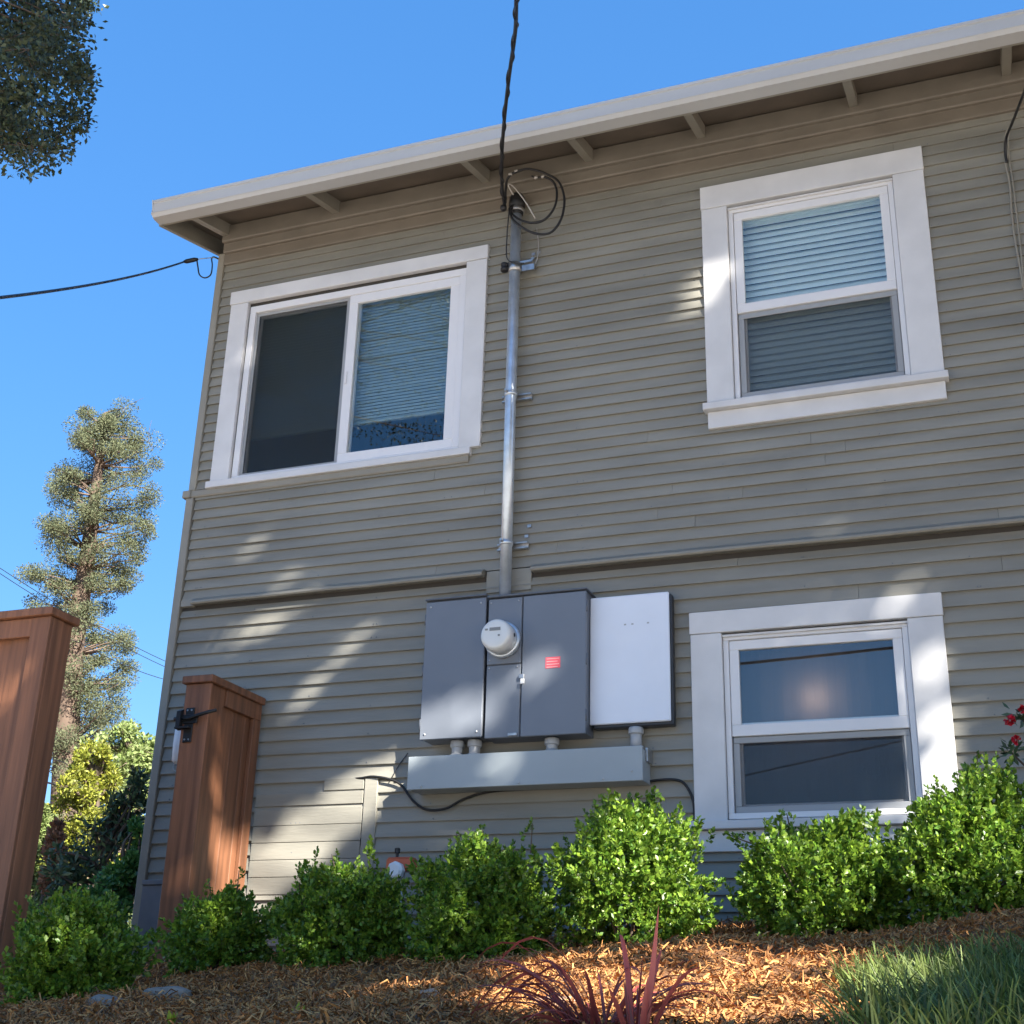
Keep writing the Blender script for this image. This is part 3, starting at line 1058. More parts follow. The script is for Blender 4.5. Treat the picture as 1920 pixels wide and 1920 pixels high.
# phone line to the corner
ph = thing('telephone_line', 'thin black line with a clamp and loop tied to the left corner', 'cable', tuple(at(405, 486, 0.0)))
A, B_ = at(345, 491, -0.1), at(0, 558, -3.5)
line = []
for k in range(17):
    t = k / 16
    p = A + (B_ - A) * t
    p[2] -= 0.03 * 4 * t * (1 - t)
    line.append(p)
MB().tube([B_ + (B_ - A) * 1.2 + np.array([0, 0, 0.5])] + line[::-1], 0.0065, 6).build('line', 'black', ph, True)
MB().tube([at(344, 491, -0.1), at(350, 490, -0.09), at(364, 487, -0.085), at(371, 486, -0.08)], [0.008, 0.016, 0.016, 0.009], 10).build('wedge_clamp', 'black', ph, True)
MB().tube(curve_pts(pxpath([(369, 487), (371, 500), (374, 515), (384, 521), (395, 515), (398, 498), (397, 485), (402, 482), (413, 487)], [-.08, -.07, -.06, -.05, -.04, -.03, -.02, -.01, 0.02]), 6), 0.005, 6).build('loop', 'black', ph, True)
MB().tube(pxpath([(371, 486), (388, 484), (402, 483), (414, 488)], [-.08, -.04, -.01, 0.03]), 0.003, 6).build('hook', 'steel', ph, True)

# line at the right edge
rl = thing('side_cable', 'frayed thin cable hanging at the right edge under the eave', 'cable', tuple(at(1887, 280, -0.05)))
MB().tube(curve_pts(pxpath([(1960, 60), (1925, 160), (1900, 225), (1887, 258), (1885, 285), (1888, 305)], [-1.3, -.7, -.3, -.1, -.05, -.04]), 6), 0.008, 6).build('drop', 'black', rl, True)
MB().tube(curve_pts(pxpath([(1890, 240), (1884, 262), (1889, 290), (1886, 310), (1893, 345), (1897, 400), (1903, 450), (1912, 500), (1918, 540)], [-.1, -.06, -.04, -.035] + [-.03] * 5), 6), 0.006, 6).build('riser', 'taupe_trim', rl, True)
MB().tube(curve_pts(pxpath([(1896, 235), (1890, 260), (1893, 300), (1900, 350), (1908, 420), (1915, 480), (1921, 560)], [-.1, -.06] + [-.028] * 5), 6), 0.0045, 6).build('riser', 'taupe_trim', rl, True)

# small white fixture behind the post
fx = thing('wall_fixture', 'small white plastic fixture on the wall behind the gate post', 'fixture', tuple(at(336, 1395, -0.05)))
p = at(337, 1395, -0.06)
MB().lathe([(0.012, -0.12), (0.032, -0.10), (0.036, 0.0), (0.034, 0.08), (0.015, 0.11)], (p[0], -0.065, p[2]), 'z', 16).build('shade', 'white_plastic', fx, True)
MB().tube(curve_pts([(p[0] - 0.03, -0.04, p[2] - 0.08), (p[0] - 0.02, -0.06, p[2] - 0.15), (p[0] + 0.03, -0.04, p[2] - 0.16)], 4), 0.003, 6).build('lead', 'pvc', fx, True)
bx('mount', 'steel', fx, p[0] - 0.03, p[0] + 0.03, -0.035, -0.018, p[2] + 0.05, p[2] + 0.10)


# ------------------------------------------------------------------ fence
fs = thing('fence_return', 'short brown board fence against the house with a black gate latch', 'fence', (-4.1, -0.3, 0.4))
FZ = 1.80
bx('post', 'fence_stain', fs, -4.195, -4.055, -0.575, -0.435, 0.20, FZ, 0.004)
bx('end_board', 'fence_stain', fs, -4.208, -4.045, -0.594, -0.5755, 0.20, FZ - 0.002, 0.003)
for k in range(3):
    y0 = -0.434 + k * 0.125
    bx('picket', 'fence_stain', fs, -4.095 - 0.006 * (k % 2), -4.072, y0, y0 + 0.1235, 0.25, FZ - 0.05, 0.003)
bx('trim_board', 'fence_stain', fs, -4.071, -4.045, -0.135, -0.058, 0.22, FZ - 0.096, 0.003)
bx('top_rail', 'fence_stain', fs, -4.071, -4.045, -0.4345, -0.058, FZ - 0.095, FZ - 0.002, 0.003)
bx('cap', 'fence_stain', fs, -4.225, -4.030, -0.615, -0.050, FZ, FZ + 0.042, 0.004)
# latch
la = MB()
la.box(-4.185, -4.130, -0.604, -0.5945, 1.475, 1.665, 0.003)
la.box(-4.225, -4.100, -0.612, -0.6042, 1.575, 1.625, 0.003)
lt = la.build('gate_latch', 'black', fs)
MB().tube([(-4.24, -0.618, 1.605), (-4.15, -0.622, 1.60), (-4.05, -0.622, 1.625), (-3.985, -0.612, 1.640)], 0.010, 8).build('latch_bar', 'black', lt, True)
la = MB()
la.prism([(-0.640, 1.555), (-0.640, 1.64), (-0.6125, 1.655), (-0.6125, 1.54)], -4.215, -4.190)
la.box(-4.222, -4.135, -0.640, -0.6045, 1.545, 1.556, 0.002)
la.build('latch_hook', 'black', lt)
for (sx, sz) in ((-4.17, 1.49), (-4.145, 1.49), (-4.17, 1.65), (-4.145, 1.65)):
    MB().lathe([(0.005, 0), (0.005, -0.004)], (sx, -0.604, sz), 'y', 8).build('screw', 'steel', lt)

fl = thing('garden_fence', 'tall brown board fence at the left edge with a flat cap', 'fence', (-4.6, -1.6, 0.3))
FZ = 1.86
fy = -1.70
bx('post', 'fence_stain', fl, -4.35, -4.262, fy + 0.024, -1.535, -0.05, FZ - 0.002, 0.004)
bx('trim_board', 'fence_stain', fl, -4.355, -4.245, fy, fy + 0.0235, -0.05, FZ - 0.002, 0.003)
bx('end_board', 'fence_stain', fl, -4.2615, -4.245, fy + 0.0245, -1.60, -0.05, FZ - 0.002, 0.003)
bx('end_board', 'fence_stain', fl, -4.2615, -4.250, -1.598, -1.53, -0.05, FZ - 0.002, 0.003)
x = -4.356
k = 0
while x > -6.4:
    bx('picket', 'fence_stain', fl, x - 0.138, x, fy + 0.040 + 0.010 * (k % 2), fy + 0.062 + 0.010 * (k % 2), -0.05, FZ - 0.06, 0.003)
    x -= 0.1405
    k += 1
bx('top_rail', 'fence_stain', fl, -6.4, -4.3555, fy + 0.004, fy + 0.030, FZ - 0.095, FZ - 0.002, 0.003)
bx('cap', 'fence_stain', fl, -6.4, -4.228, fy - 0.022, -1.505, FZ, FZ + 0.040, 0.004)


# ------------------------------------------------------------------ shrubs in the bed
def tube_into(b, a, c, r0, r1, bend=0.05, sides=5):
    a, c = np.array(a, float), np.array(c, float)
    mid = (a + c) / 2 + RNG.normal(size=3) * bend * np.linalg.norm(c - a)
    b.tube(curve_pts([a, mid, c], 3), list(np.linspace(r0, r1, 7)), sides, cap=False)


def shrub(label, ctr, rad, nspr, seed, sprigs=(), bright=None):
    rng = np.random.default_rng(seed)
    gz = float(ground_z(ctr[0], ctr[1]))
    o = thing('boxwood_shrub', label, 'shrub', (ctr[0], ctr[1], gz), 'round shrubs along the foot of the wall')
    ctr = np.array(ctr, float)
    rad = np.array(rad, float)
    D = unit(rng.normal(size=(nspr, 3)))
    D[:, 2] = np.where(D[:, 2] < -0.85, -D[:, 2], D[:, 2])
    # lumpy outline
    ph = rng.uniform(0, 6.3, 6)
    lump = 0.97 + 0.18 * np.sin(3.0 * D[:, 0] * 2 + ph[0]) * np.sin(3.1 * D[:, 2] * 2 + ph[1]) + 0.14 * np.sin(9 * D[:, 1] + ph[2]) * np.sin(8 * D[:, 0] + ph[3]) + rng.normal(size=nspr) * 0.07
    depth = np.where(rng.random(nspr) < 0.62, rng.uniform(0.90, 1.03, nspr), rng.uniform(0.5, 0.92, nspr))
    depth = np.where((rng.random(nspr) < 0.10) & (D[:, 2] > -0.1), rng.uniform(1.03, 1.14, nspr), depth)
    hz_ = np.where(D[:, 2] < 0, (1.02 - D[:, 2] ** 2) ** -0.28, 1.0)
    T = ctr + D * rad * (lump * depth)[:, None] * np.stack([hz_, hz_, np.ones(nspr)], 1)
    T[:, 2] = np.maximum(T[:, 2], ground_z(T[:, 0], T[:, 1]) + 0.03)
    A = unit(D * 0.8 + np.array([0, 0, 0.55]) + rng.normal(size=(nspr, 3)) * 0.35)
    for sp in sprigs:
        base = np.array(sp[0], float)
        tip = np.array(sp[1], float)
        for t in np.linspace(0, 1, sp[2]):
            T = np.vstack([T, base + (tip - base) * t + rng.normal(size=3) * 0.012])
            A = np.vstack([A, unit((tip - base)[None] + rng.normal(size=(1, 3)) * 0.05)[0]])
    n = len(T)
    per = 18
    k = np.tile(np.arange(per), n)
    TT = np.repeat(T, per, 0)
    AA = np.repeat(A, per, 0)
    s = (k / per)[:, None]
    slen = np.repeat(rng.uniform(0.05, 0.085, n), per)[:, None]
    P = TT - AA * slen * (1 - s)
    R = unit(np.cross(AA, rng.normal(size=(n * per, 3))))
    LD = unit(AA * (0.35 + 0.7 * s) + R * (1.0 - 0.45 * s) + rng.normal(size=(n * per, 3)) * 0.12)
    Ln = np.repeat(rng.uniform(0.75, 1.2, n), per) * rng.uniform(0.018, 0.030, n * per) * (1.05 - 0.25 * s[:, 0])
    me = leaf_mesh('foliage', P, LD, Ln, Ln * 0.62, 0.12)
    stuff(link('foliage', me, 'shrub_leaf', o))
    b = MB()
    foot = np.array([ctr[0], ctr[1], gz - 0.02])
    for kk in range(16):
        t = T[rng.integers(0, nspr)]
        tube_into(b, foot + rng.normal(size=3) * [0.03, 0.03, 0], foot + (t - foot) * 0.92, 0.008, 0.0025, 0.10)
    for sp in sprigs:
        tube_into(b, sp[0], sp[1], 0.004, 0.002, 0.02)
    b.build('stem', 'bark', o, True)
    return o


def shrub_px(label, pc, Y, wpx, hpx, n, seed, sprigs=()):
    c = at(pc[0], pc[1], Y)
    s = (DIST + Y) / FPX / math.cos(YAW) * 1.0
    r = (wpx / 2 * s * 0.88, wpx / 2 * s * 0.80, hpx / 2 * s * 0.88)
    c[2] -= hpx * s * 0.045
    sp = [(at(*a, Y), at(*b_, Y), k) for a, b_, k in sprigs]
    return shrub(label, tuple(c), r, int(n * 1.9), seed, sp)


shrub_px('dark green shrub in front of the tall left fence', (140, 1785), -2.25, 300, 270, 720, 1)
shrub_px('low green shrub at the foot of the fence return', (410, 1750), -1.15, 240, 190, 480, 2, [((395, 1690), (392, 1655), 4), ((445, 1690), (448, 1632), 5)])
shrub_px('green shrub with a tall sprig under the access panel', (640, 1725), -1.25, 290, 240, 640, 3, [((690, 1660), (695, 1572), 8), ((630, 1640), (622, 1602), 5)])
shrub_px('dark green shrub under the left end of the trough', (905, 1695), -1.25, 300, 265, 700, 4, [((870, 1600), (855, 1562), 5), ((900, 1590), (905, 1555), 5), ((995, 1600), (998, 1543), 5)])
shrub_px('tallest sunlit shrub between the trough and the lower window', (1180, 1635), -1.10, 300, 300, 760, 5, [((1160, 1520), (1150, 1490), 5), ((1230, 1520), (1240, 1498), 5), ((1310, 1660), (1345, 1655), 6)])
shrub_px('sunlit shrub centred below the lower window', (1540, 1648), -1.05, 320, 240, 720, 6, [((1420, 1585), (1360, 1562), 7), ((1480, 1560), (1475, 1525), 5), ((1590, 1560), (1590, 1520), 5), ((1400, 1690), (1385, 1715), 4)])
shrub_px('large bright shrub at the right edge below the red flowers', (1835, 1600), -1.15, 310, 300, 800, 7, [((1830, 1470), (1832, 1412), 8), ((1740, 1520), (1725, 1505), 4), ((1895, 1480), (1900, 1440), 5)])

# rhododendron spray at the right edge
rh = thing('rhododendron', 'dark leafed branch with red blossoms at the right edge', 'plant', (0.35, -0.55, float(ground_z(0.35, -0.55))))
b = MB()
foot = (0.35, -0.55, float(ground_z(0.35, -0.55)))
tips = [at(1897, 1412, -0.95), at(1912, 1345, -0.95), at(1975, 1300, -0.9), at(1960, 1380, -0.9), at(1990, 1420, -0.9), at(1965, 1470, -0.8)]
for t in tips:
    tube_into(b, foot, t, 0.012, 0.004, 0.08)
b.build('stem', 'bark', rh, True)
C, Dv = [], []
for t in tips:
    for k in range(30):
        d = unit(RNG.normal(size=(1, 3)))[0] * np.array([1, 0.8, 0.6])
        C.append(t + d * 0.012 + RNG.normal(size=3) * 0.014)
        Dv.append(d + np.array([-0.15, 0, -0.1]))
C, Dv = np.array(C), np.array(Dv)
stuff(link('foliage', leaf_mesh('foliage', C, Dv, RNG.uniform(0.03, 0.055, len(C)), 0.016), 'rhodo_leaf', rh))
for (a, c, sz) in ((1893, 1350, 0.018), (1905, 1388, 0.015), (1918, 1330, 0.016), (1960, 1345, 0.02)):
    p = at(a, c, -1.0)
    n = 16
    d = unit(RNG.normal(size=(n, 3)) + np.array([0, -0.6, 0.1]))
    link('blossom', leaf_mesh('blossom', np.repeat(p[None], n, 0) + d * 0.004, d, sz * 1.3, sz * 1.3, 0.3), 'rhodo_flower', rh)

# ------------------------------------------------------------------ cordylines
def strap_leaf(b, base, tip, w, droop, twist=0.0):
    base, tip = np.array(base, float), np.array(tip, float)
    v = tip - base
    L = np.linalg.norm(v)
    n = 9
    side = np.cross(v, [0, 0, 1.0])
    if np.linalg.norm(side) < 0.05 * L:
        side = np.array([1.0, 0, 0])
    side = side / np.linalg.norm(side)
    ang = twist
    nrm = np.cross(side, v / L)
    i = len(b.v)
    for k in range(n):
        t = k / (n - 1)
        p = base + v * t
        p[2] += droop * L * 4 * t * (1 - t)
        ww = w * (0.55 + 0.9 * t) * (1 - t ** 2.2) + 0.0008 if t > 0 else w * 0.6
        sd_ = side * math.cos(ang) + nrm * math.sin(ang)
        b.v += [tuple(p - sd_ * ww / 2), tuple(p - nrm * ww * 0.16), tuple(p + sd_ * ww / 2)]
    for k in range(n - 1):
        a = i + 3 * k
        b.f += [(a, a + 1, a + 4, a + 3), (a + 1, a + 2, a + 5, a + 4)]


CY = -3.62
c1 = thing('red_cordyline', 'upright dark red strap-leafed plant at the bottom edge', 'plant', tuple(at(1195, 1985, CY)))
base = at(1195, 1990, CY)
leaves1 = [((1160, 1752), .012, .30), ((1235, 1700), .013, -0.08), ((1242, 1775), .013, .12), ((1150, 1905), .012, .2), ((1325, 1815), .011, .25), ((1290, 1850), .010, .2),
           ((1330, 1905), .012, .15), ((1180, 1800), .012, .0), ((1205, 1790), .012, .0), ((1215, 1830), .012, .05), ((1170, 1840), .012, .05), ((1260, 1880), .011, .1),
           ((1140, 1850), .011, .1), ((1195, 1850), .013, .0), ((1300, 1800), .009, .22), ((1225, 1880), .012, .0), ((1160, 1900), .011, .0)]
for (tx, ty), w, dr_ in leaves1:
    b = MB()
    yy = CY + random.uniform(-0.12, 0.12)
    strap_leaf(b, base + RNG.normal(size=3) * 0.008, at(tx, ty, yy), w * 1.3, dr_ * 0.9, random.uniform(-0.9, 0.9))
    link('leaf', b.mesh('leaf'), 'cordyline', c1, True)
b = MB()
b.tube([base - np.array([0, 0, 0.12]), base, base + np.array([0.004, 0, 0.06])], [0.02, 0.017, 0.012], 8)
b.build('stem', 'cordyline', c1, True)
c2 = thing('red_flax', 'arching clump of thin reddish-brown strap leaves beside the cordyline', 'plant', tuple(at(1120, 1990, CY + 0.15)))
base = at(1125, 1990, CY + 0.15)
rr = random.Random(4)
for k in range(96):
    if rr.random() < 0.72:
        tx, ty = rr.uniform(850, 1120), rr.uniform(1800, 1935)
        ar = rr.uniform(0.16, 0.34) if tx < 1040 else rr.uniform(0.02, 0.14)
    else:
        tx, ty = rr.uniform(1150, 1400), rr.uniform(1830, 1930)
        ar = rr.uniform(0.10, 0.28)
    b = MB()
    strap_leaf(b, base + RNG.normal(size=3) * 0.014, at(tx, ty, CY + 0.15 + rr.uniform(-0.22, 0.3)), rr.uniform(0.008, 0.014), ar, rr.uniform(-0.8, 0.8))
    link('leaf', b.mesh('leaf'), 'cordyline', c2, True)

# ------------------------------------------------------------------ grass at the lower right
ng = 12000
GXs = RNG.uniform(-0.62, 0.75, ng)
GYs = RNG.uniform(-3.9, -2.15, ng)
keep = (GXs > -0.41 - 0.12 * (GYs + 3.0) + 0.06 * np.sin(9 * GYs)) & (GYs < -2.62 + 0.05 * np.sin(8 * GXs))
GXs, GYs = GXs[keep], GYs[keep]
ng = len(GXs)
G0 = np.stack([GXs, GYs, ground_z(GXs, GYs) - 0.005], 1)
H = RNG.uniform(0.07, 0.155, ng)
lean = RNG.normal(size=(ng, 2)) * 0.40 + np.array([-0.12, -0.15])
Vg = np.empty((ng, 8, 3))
ang = RNG.uniform(0, 6.28, ng)
side = np.stack([np.cos(ang), np.sin(ang), np.zeros(ng)], 1)
for k, (t, w) in enumerate(((0, 0.0030), (0.4, 0.0028), (0.75, 0.0020), (1.0, 0.0006))):
    p = G0.copy()
    p[:, :2] += lean * (H * t ** 1.8)[:, None]
    p[:, 2] += H * (t - 0.30 * t ** 3 * np.linalg.norm(lean, axis=1))
    Vg[:, 2 * k] = p - side * w
    Vg[:, 2 * k + 1] = p + side * w
bidx = np.arange(ng)[:, None] * 8
Fg = np.concatenate([bidx + np.array([[2 * k, 2 * k + 1, 2 * k + 3, 2 * k + 2]]) for k in range(3)])
gr = link('grass', np_mesh('grass', Vg.reshape(-1, 3), Fg), 'grass')
stuff(gr)
gr['label'] = 'clump of dark green grass blades in the lower right corner'
gr['category'] = 'grass'

# ------------------------------------------------------------------ mulch
nm_ = 130000
mx_ = RNG.uniform(-5.0, 1.6, nm_)
my_ = -3.95 + 3.9 * RNG.random(nm_) ** 1.25
mz_ = ground_z(mx_, my_)
L_ = RNG.uniform(0.012, 0.055, nm_) * np.where(RNG.random(nm_) < 0.06, 1.7, 1.0)
w_ = RNG.uniform(0.0012, 0.0042, nm_)
yaw_ = RNG.uniform(0, 6.283, nm_)
pit_ = RNG.normal(size=nm_) * 0.42
dv = np.stack([np.cos(yaw_) * np.cos(pit_), np.sin(yaw_) * np.cos(pit_), np.sin(pit_)], 1)
sv = unit(np.cross(dv, np.array([0, 0, 1.0]) + RNG.normal(size=(nm_, 3)) * 0.5))
nv = np.cross(sv, dv)
c0 = np.stack([mx_, my_, mz_ + RNG.uniform(0.001, 0.030, nm_)], 1)
bend = (RNG.normal(size=nm_) * 0.22 * L_)[:, None]
Vm = np.empty((nm_, 6, 3))
for k, t in enumerate((-0.5, 0.0, 0.5)):
    p = c0 + dv * (L_ * t)[:, None] + (nv + sv * 0.5) * (bend if k == 1 else 0)
    wk = (w_ * (1.0 if k == 1 else 0.6))[:, None]
    Vm[:, 2 * k] = p - sv * wk
    Vm[:, 2 * k + 1] = p + sv * wk
bi = np.arange(nm_)[:, None] * 6
Fm = np.concatenate([bi + np.array([[0, 1, 3, 2]]), bi + np.array([[2, 3, 5, 4]])])
mul = link('mulch', np_mesh('mulch', Vm.reshape(-1, 3), Fm), 'mulch_chip')
stuff(mul)
mul['label'] = 'shredded reddish bark mulch over the sloping bed'
mul['category'] = 'mulch'


# ------------------------------------------------------------------ stones, weeds, the orange thing
def stone(label, px, Y, sx, sy, sz, m, seed):
    rng = np.random.default_rng(seed)
    import bmesh
    bm = bmesh.new()
    bmesh.ops.create_icosphere(bm, subdivisions=3, radius=1.0)
    c = at(px[0], px[1], Y)
    ph = rng.uniform(0, 6, 6)
    for v in bm.verts:
        d = np.array(v.co)
        d = np.sign(d) * np.abs(d) ** 0.7
        k = 1 + 0.12 * math.sin(3 * d[0] + ph[0]) * math.sin(4 * d[1] + ph[1]) + 0.08 * math.sin(7 * d[2] + ph[2]) * math.sin(6 * d[0] + ph[3])
        v.co = Vector((c[0] + d[0] * sx * k, c[1] + d[1] * sy * k, c[2] + d[2] * sz * k))
    me = bpy.data.meshes.new('stone')
    bm.to_mesh(me)
    bm.free()
    return tag(link('stone', me, m, None, True), label, 'stone')


stone('long grey stone edge in the mulch near the corner', (312, 1870), -2.35, 0.10, 0.06, 0.035, 'stone', 1)
stone('grey stone in the mulch beside the left shrub', (196, 1893), -2.55, 0.06, 0.06, 0.045, 'stone', 2)
stone('small tan stone in the mulch left of the red plants', (806, 1872), -2.75, 0.030, 0.03, 0.026, 'tan_stone', 3)
stone('flat pale stone half hidden under the red flax', (1045, 1882), -2.75, 0.07, 0.06, 0.02, 'tan_stone', 4)
for k, ((a, c), lab) in enumerate((((322, 1925), 'small yellow-green weed in the mulch at the lower left'), ((556, 1930), 'tiny yellow-green weed at the bottom edge of the mulch'))):
    p = at(a, c, -3.1)
    p[2] = float(ground_z(p[0], p[1]))
    o = thing('weed', lab, 'plant', tuple(p), 'small weeds in the mulch')
    n = 7
    d = unit(RNG.normal(size=(n, 3)) * 0.45 + np.array([0, 0, 1.0]))
    link('leaf', leaf_mesh('leaf', np.repeat(p[None], n, 0), d, RNG.uniform(0.03, 0.055, n), 0.02), 'weed', o)

og = thing('valve_box', 'orange and white fitting with a black knob against the wall', 'fitting', tuple(at(752, 1640, -0.25)))
p = at(755, 1622, -0.25)
b = MB().box(p[0] - 0.075, p[0] + 0.075, -0.30, -0.22, p[2] - 0.035, p[2] + 0.035, 0.012)
b.build('body', 'orange_plastic', og)
MB().lathe([(0.045, 0.0), (0.045, -0.03), (0.03, -0.04)], (p[0] - 0.005, -0.302, p[2] - 0.035), 'y', 8).build('nut', 'white_plastic', og)
MB().lathe([(0.008, 0.0), (0.008, 0.02), (0.014, 0.022), (0.014, 0.045), (0.010, 0.048)], (p[0] - 0.025, -0.27, p[2] + 0.036), 'z', 12).build('knob', 'black', og)
MB().tube([(p[0], -0.26, p[2] - 0.03), (p[0], -0.26, float(ground_z(p[0], -0.26)) - 0.05)], 0.02, 12).build('riser_pipe', 'pvc', og, True)


# ------------------------------------------------------------------ trees
def cluster_leaves(ctrs, rads, per, L, W, rng, updir=0.0, flat=1.0):
    n = len(ctrs)
    C = np.repeat(np.asarray(ctrs), per, 0)
    R = np.repeat(np.asarray(rads), per)[:, None]
    d = unit(rng.normal(size=(n * per, 3)))
    r = rng.random((n * per, 1)) ** 0.45
    off = d * r * R
    off[:, 2] *= flat
    D = unit(d * 0.7 + rng.normal(size=(n * per, 3)) * 0.7 + np.array([0, 0, updir]))
    return C + off, D, rng.uniform(0.6, 1.25, n * per) * L, rng.uniform(0.7, 1.2, n * per) * W


def tree(name, label, base, trunk_pts, trunk_r, ctrs, rads, per, L, W, leafm, barkm, seed, limb_r=0.05, group=None, flat=1.0, keep=None, nlimb=None, extra=None):
    rng = np.random.default_rng(seed)
    o = thing(name, label, 'tree', tuple(base), group)
    b = MB()
    tp = curve_pts(trunk_pts, 5)
    b.tube(tp, list(np.linspace(trunk_r[0], trunk_r[1], len(tp))), 12)
    TP = np.array(tp)
    b.build('trunk', barkm, o, True)
    lb = MB()
    idx = range(len(ctrs)) if nlimb is None else rng.choice(len(ctrs), min(nlimb, len(ctrs)), replace=False)
    for k in idx:
        c = np.asarray(ctrs[k])
        dd = np.linalg.norm(TP - c, axis=1) + 2.0 * np.maximum(0, TP[:, 2] - c[2] + 0.1)
        a = TP[int(np.argmin(dd))]
        tube_into(lb, a, c, limb_r, limb_r * 0.25, 0.07, 5)
        for q_ in range(2):
            e = c + rng.normal(size=3) * rads[k] * 0.5
            tube_into(lb, c, e, limb_r * 0.25, limb_r * 0.1, 0.1, 4)
    if len(lb.v):
        lb.build('limb', barkm, o, True)
    C, D, Ls, Ws = cluster_leaves(ctrs, rads, per, L, W, rng, 0.1, flat)
    if extra is not None:
        C = np.concatenate([C, extra])
        ne = len(extra)
        D = np.concatenate([D, unit(rng.normal(size=(ne, 3)))])
        Ls = np.concatenate([Ls, np.full(ne, L * 1.15)])
        Ws = np.concatenate([Ws, np.full(ne, W * 1.15)])
    if keep is not None:
        m_ = keep(C)
        C, D, Ls, Ws = C[m_], D[m_], Ls[m_], Ws[m_]
    stuff(link('crown', leaf_mesh('crown', C, D, Ls, Ws, 0.15), leafm, o))
    return o


# the tall sequoia far behind
rng = np.random.default_rng(21)
SD = 44.0
outline = [(778, 195, 42), (800, 203, 62), (820, 203, 72), (840, 203, 75), (880, 205, 82), (920, 195, 95), (960, 195, 92), (1000, 195, 90), (1040, 190, 85), (1080, 185, 60), (1110, 165, 60),
           (1150, 155, 70), (1190, 160, 75), (1230, 165, 75), (1270, 170, 72), (1310, 165, 70), (1350, 165, 70), (1400, 165, 70), (1460, 160, 75), (1540, 150, 80)]
ctr_, rad_ = [], []
for (py, cx_, hw) in outline:
    k = max(5, int(hw / 5.6))
    for q_ in range(k):
        a = rng.uniform(0, 6.283)
        rr_ = rng.random() ** 0.36
        px_ = cx_ + hw * rr_ * math.cos(a) * 1.1
        dd = SD + hw * rr_ * math.sin(a) * SD / FPX
        ctr_.append(far(px_, py + rng.uniform(-22, 22), dd))
        rad_.append(rng.uniform(0.28, 0.62))
for (px_, py) in ((75, 1075), (55, 1080), (105, 1085), (95, 985), (108, 1000), (125, 885), (105, 900), (70, 1140), (95, 1150), (235, 1090), (232, 1200), (268, 980)):
    for q_ in range(2):
        ctr_.append(far(px_ + rng.uniform(-8, 8), py + rng.uniform(-10, 10), SD + rng.uniform(-1, 1)))
        rad_.append(rng.uniform(0.28, 0.5))
tb = far(110, 1900, SD)
trunk = [np.array([tb[0], tb[1], -0.2]), far(130, 1300, SD), far(160, 1070, SD), far(182, 900, SD), far(197, 775, SD)]
tree('sequoia_tree', 'tall open conifer rising above the fence against the sky', (tb[0], tb[1], 0.0), trunk, (0.48, 0.06), ctr_, rad_, 430, 0.085, 0.036, 'sequoia_leaf', 'redwood_bark', 22, 0.045, flat=0.7)


def blob_tree(name, label, blobs, dist, per, L, W, leafm, seed, ground=None, limb_r=0.03, cat=None, cl=14, nl=None):
    rng = np.random.default_rng(seed)
    ctr, rad = [], []
    for (px_, py, wx, wy) in blobs:
        for q_ in range(cl):
            a = rng.uniform(0, 6.283)
            r_ = math.sqrt(rng.random())
            dd = dist + rng.normal() * wx * dist / FPX * 0.6
            ctr.append(far(px_ + wx * r_ * math.cos(a), py + wy * r_ * math.sin(a), dd))
            rad.append(dist / FPX * min(wx, wy) * rng.uniform(0.28, 0.5))
    p = far(blobs[0][0], 1900, dist)
    base = np.array([p[0], p[1], 0.0])
    base[2] = float(ground_z(base[0], base[1]))
    top = far(blobs[0][0], blobs[0][1], dist)
    o = tree(name, label, base, [base - np.array([0, 0, 0.1]), (base + top) / 2 + RNG.normal(size=3) * 0.08, top], (limb_r * 2.0, limb_r * 0.6), ctr, rad, per, L, W, leafm, 'bark', seed, limb_r, nlimb=nl)
    if cat:
        o['category'] = cat
    return o


blob_tree('pale_tree', 'pale green airy tree far beyond the gate opening', [(250, 1420, 40, 60), (215, 1450, 60, 70), (290, 1440, 25, 60), (240, 1530, 80, 70)], 26.0, 150, 0.10, 0.06, 'pale_leaf', 31, limb_r=0.06)
blob_tree('yellow_tree', 'bright yellow-green tree in the gate opening', [(180, 1450, 35, 50), (155, 1520, 50, 60), (200, 1560, 60, 60), (160, 1620, 60, 60), (250, 1640, 40, 60)], 17.0, 330, 0.06, 0.026, 'yellow_leaf', 32, limb_r=0.05)
blob_tree('rust_shrub', 'reddish shrub glimpsed low beside the left fence', [(100, 1600, 22, 60), (115, 1650, 25, 40)], 14.0, 120, 0.06, 0.035, 'rust_leaf', 35, limb_r=0.02, cat='shrub')
blob_tree('dark_shrub', 'dark branching shrub with glossy leaves in the gate opening', [(190, 1600, 45, 60), (225, 1540, 30, 50), (120, 1640, 30, 60), (255, 1500, 18, 50), (150, 1690, 60, 50)], 11.5, 30, 0.085, 0.030, 'dark_leaf', 33, limb_r=0.022, cat='shrub', nl=60)
blob_tree('green_shrub', 'mid green shrub in front of the dark one near the house corner', [(240, 1650, 35, 50), (205, 1690, 50, 40), (262, 1590, 16, 60)], 10.4, 130, 0.045, 0.026, 'mid_leaf', 34, limb_r=0.02, cat='shrub')

blob_tree('hedge_tree', 'low green hedge beyond the gate opening', [(60, 1850, 200, 70), (250, 1850, 120, 70), (200, 1760, 160, 60), (60, 1740, 60, 60), (85, 1660, 35, 90), (80, 1560, 25, 60)], 19.0, 240, 0.07, 0.035, 'pale_leaf', 36, limb_r=0.04, cat='hedge', cl=26)

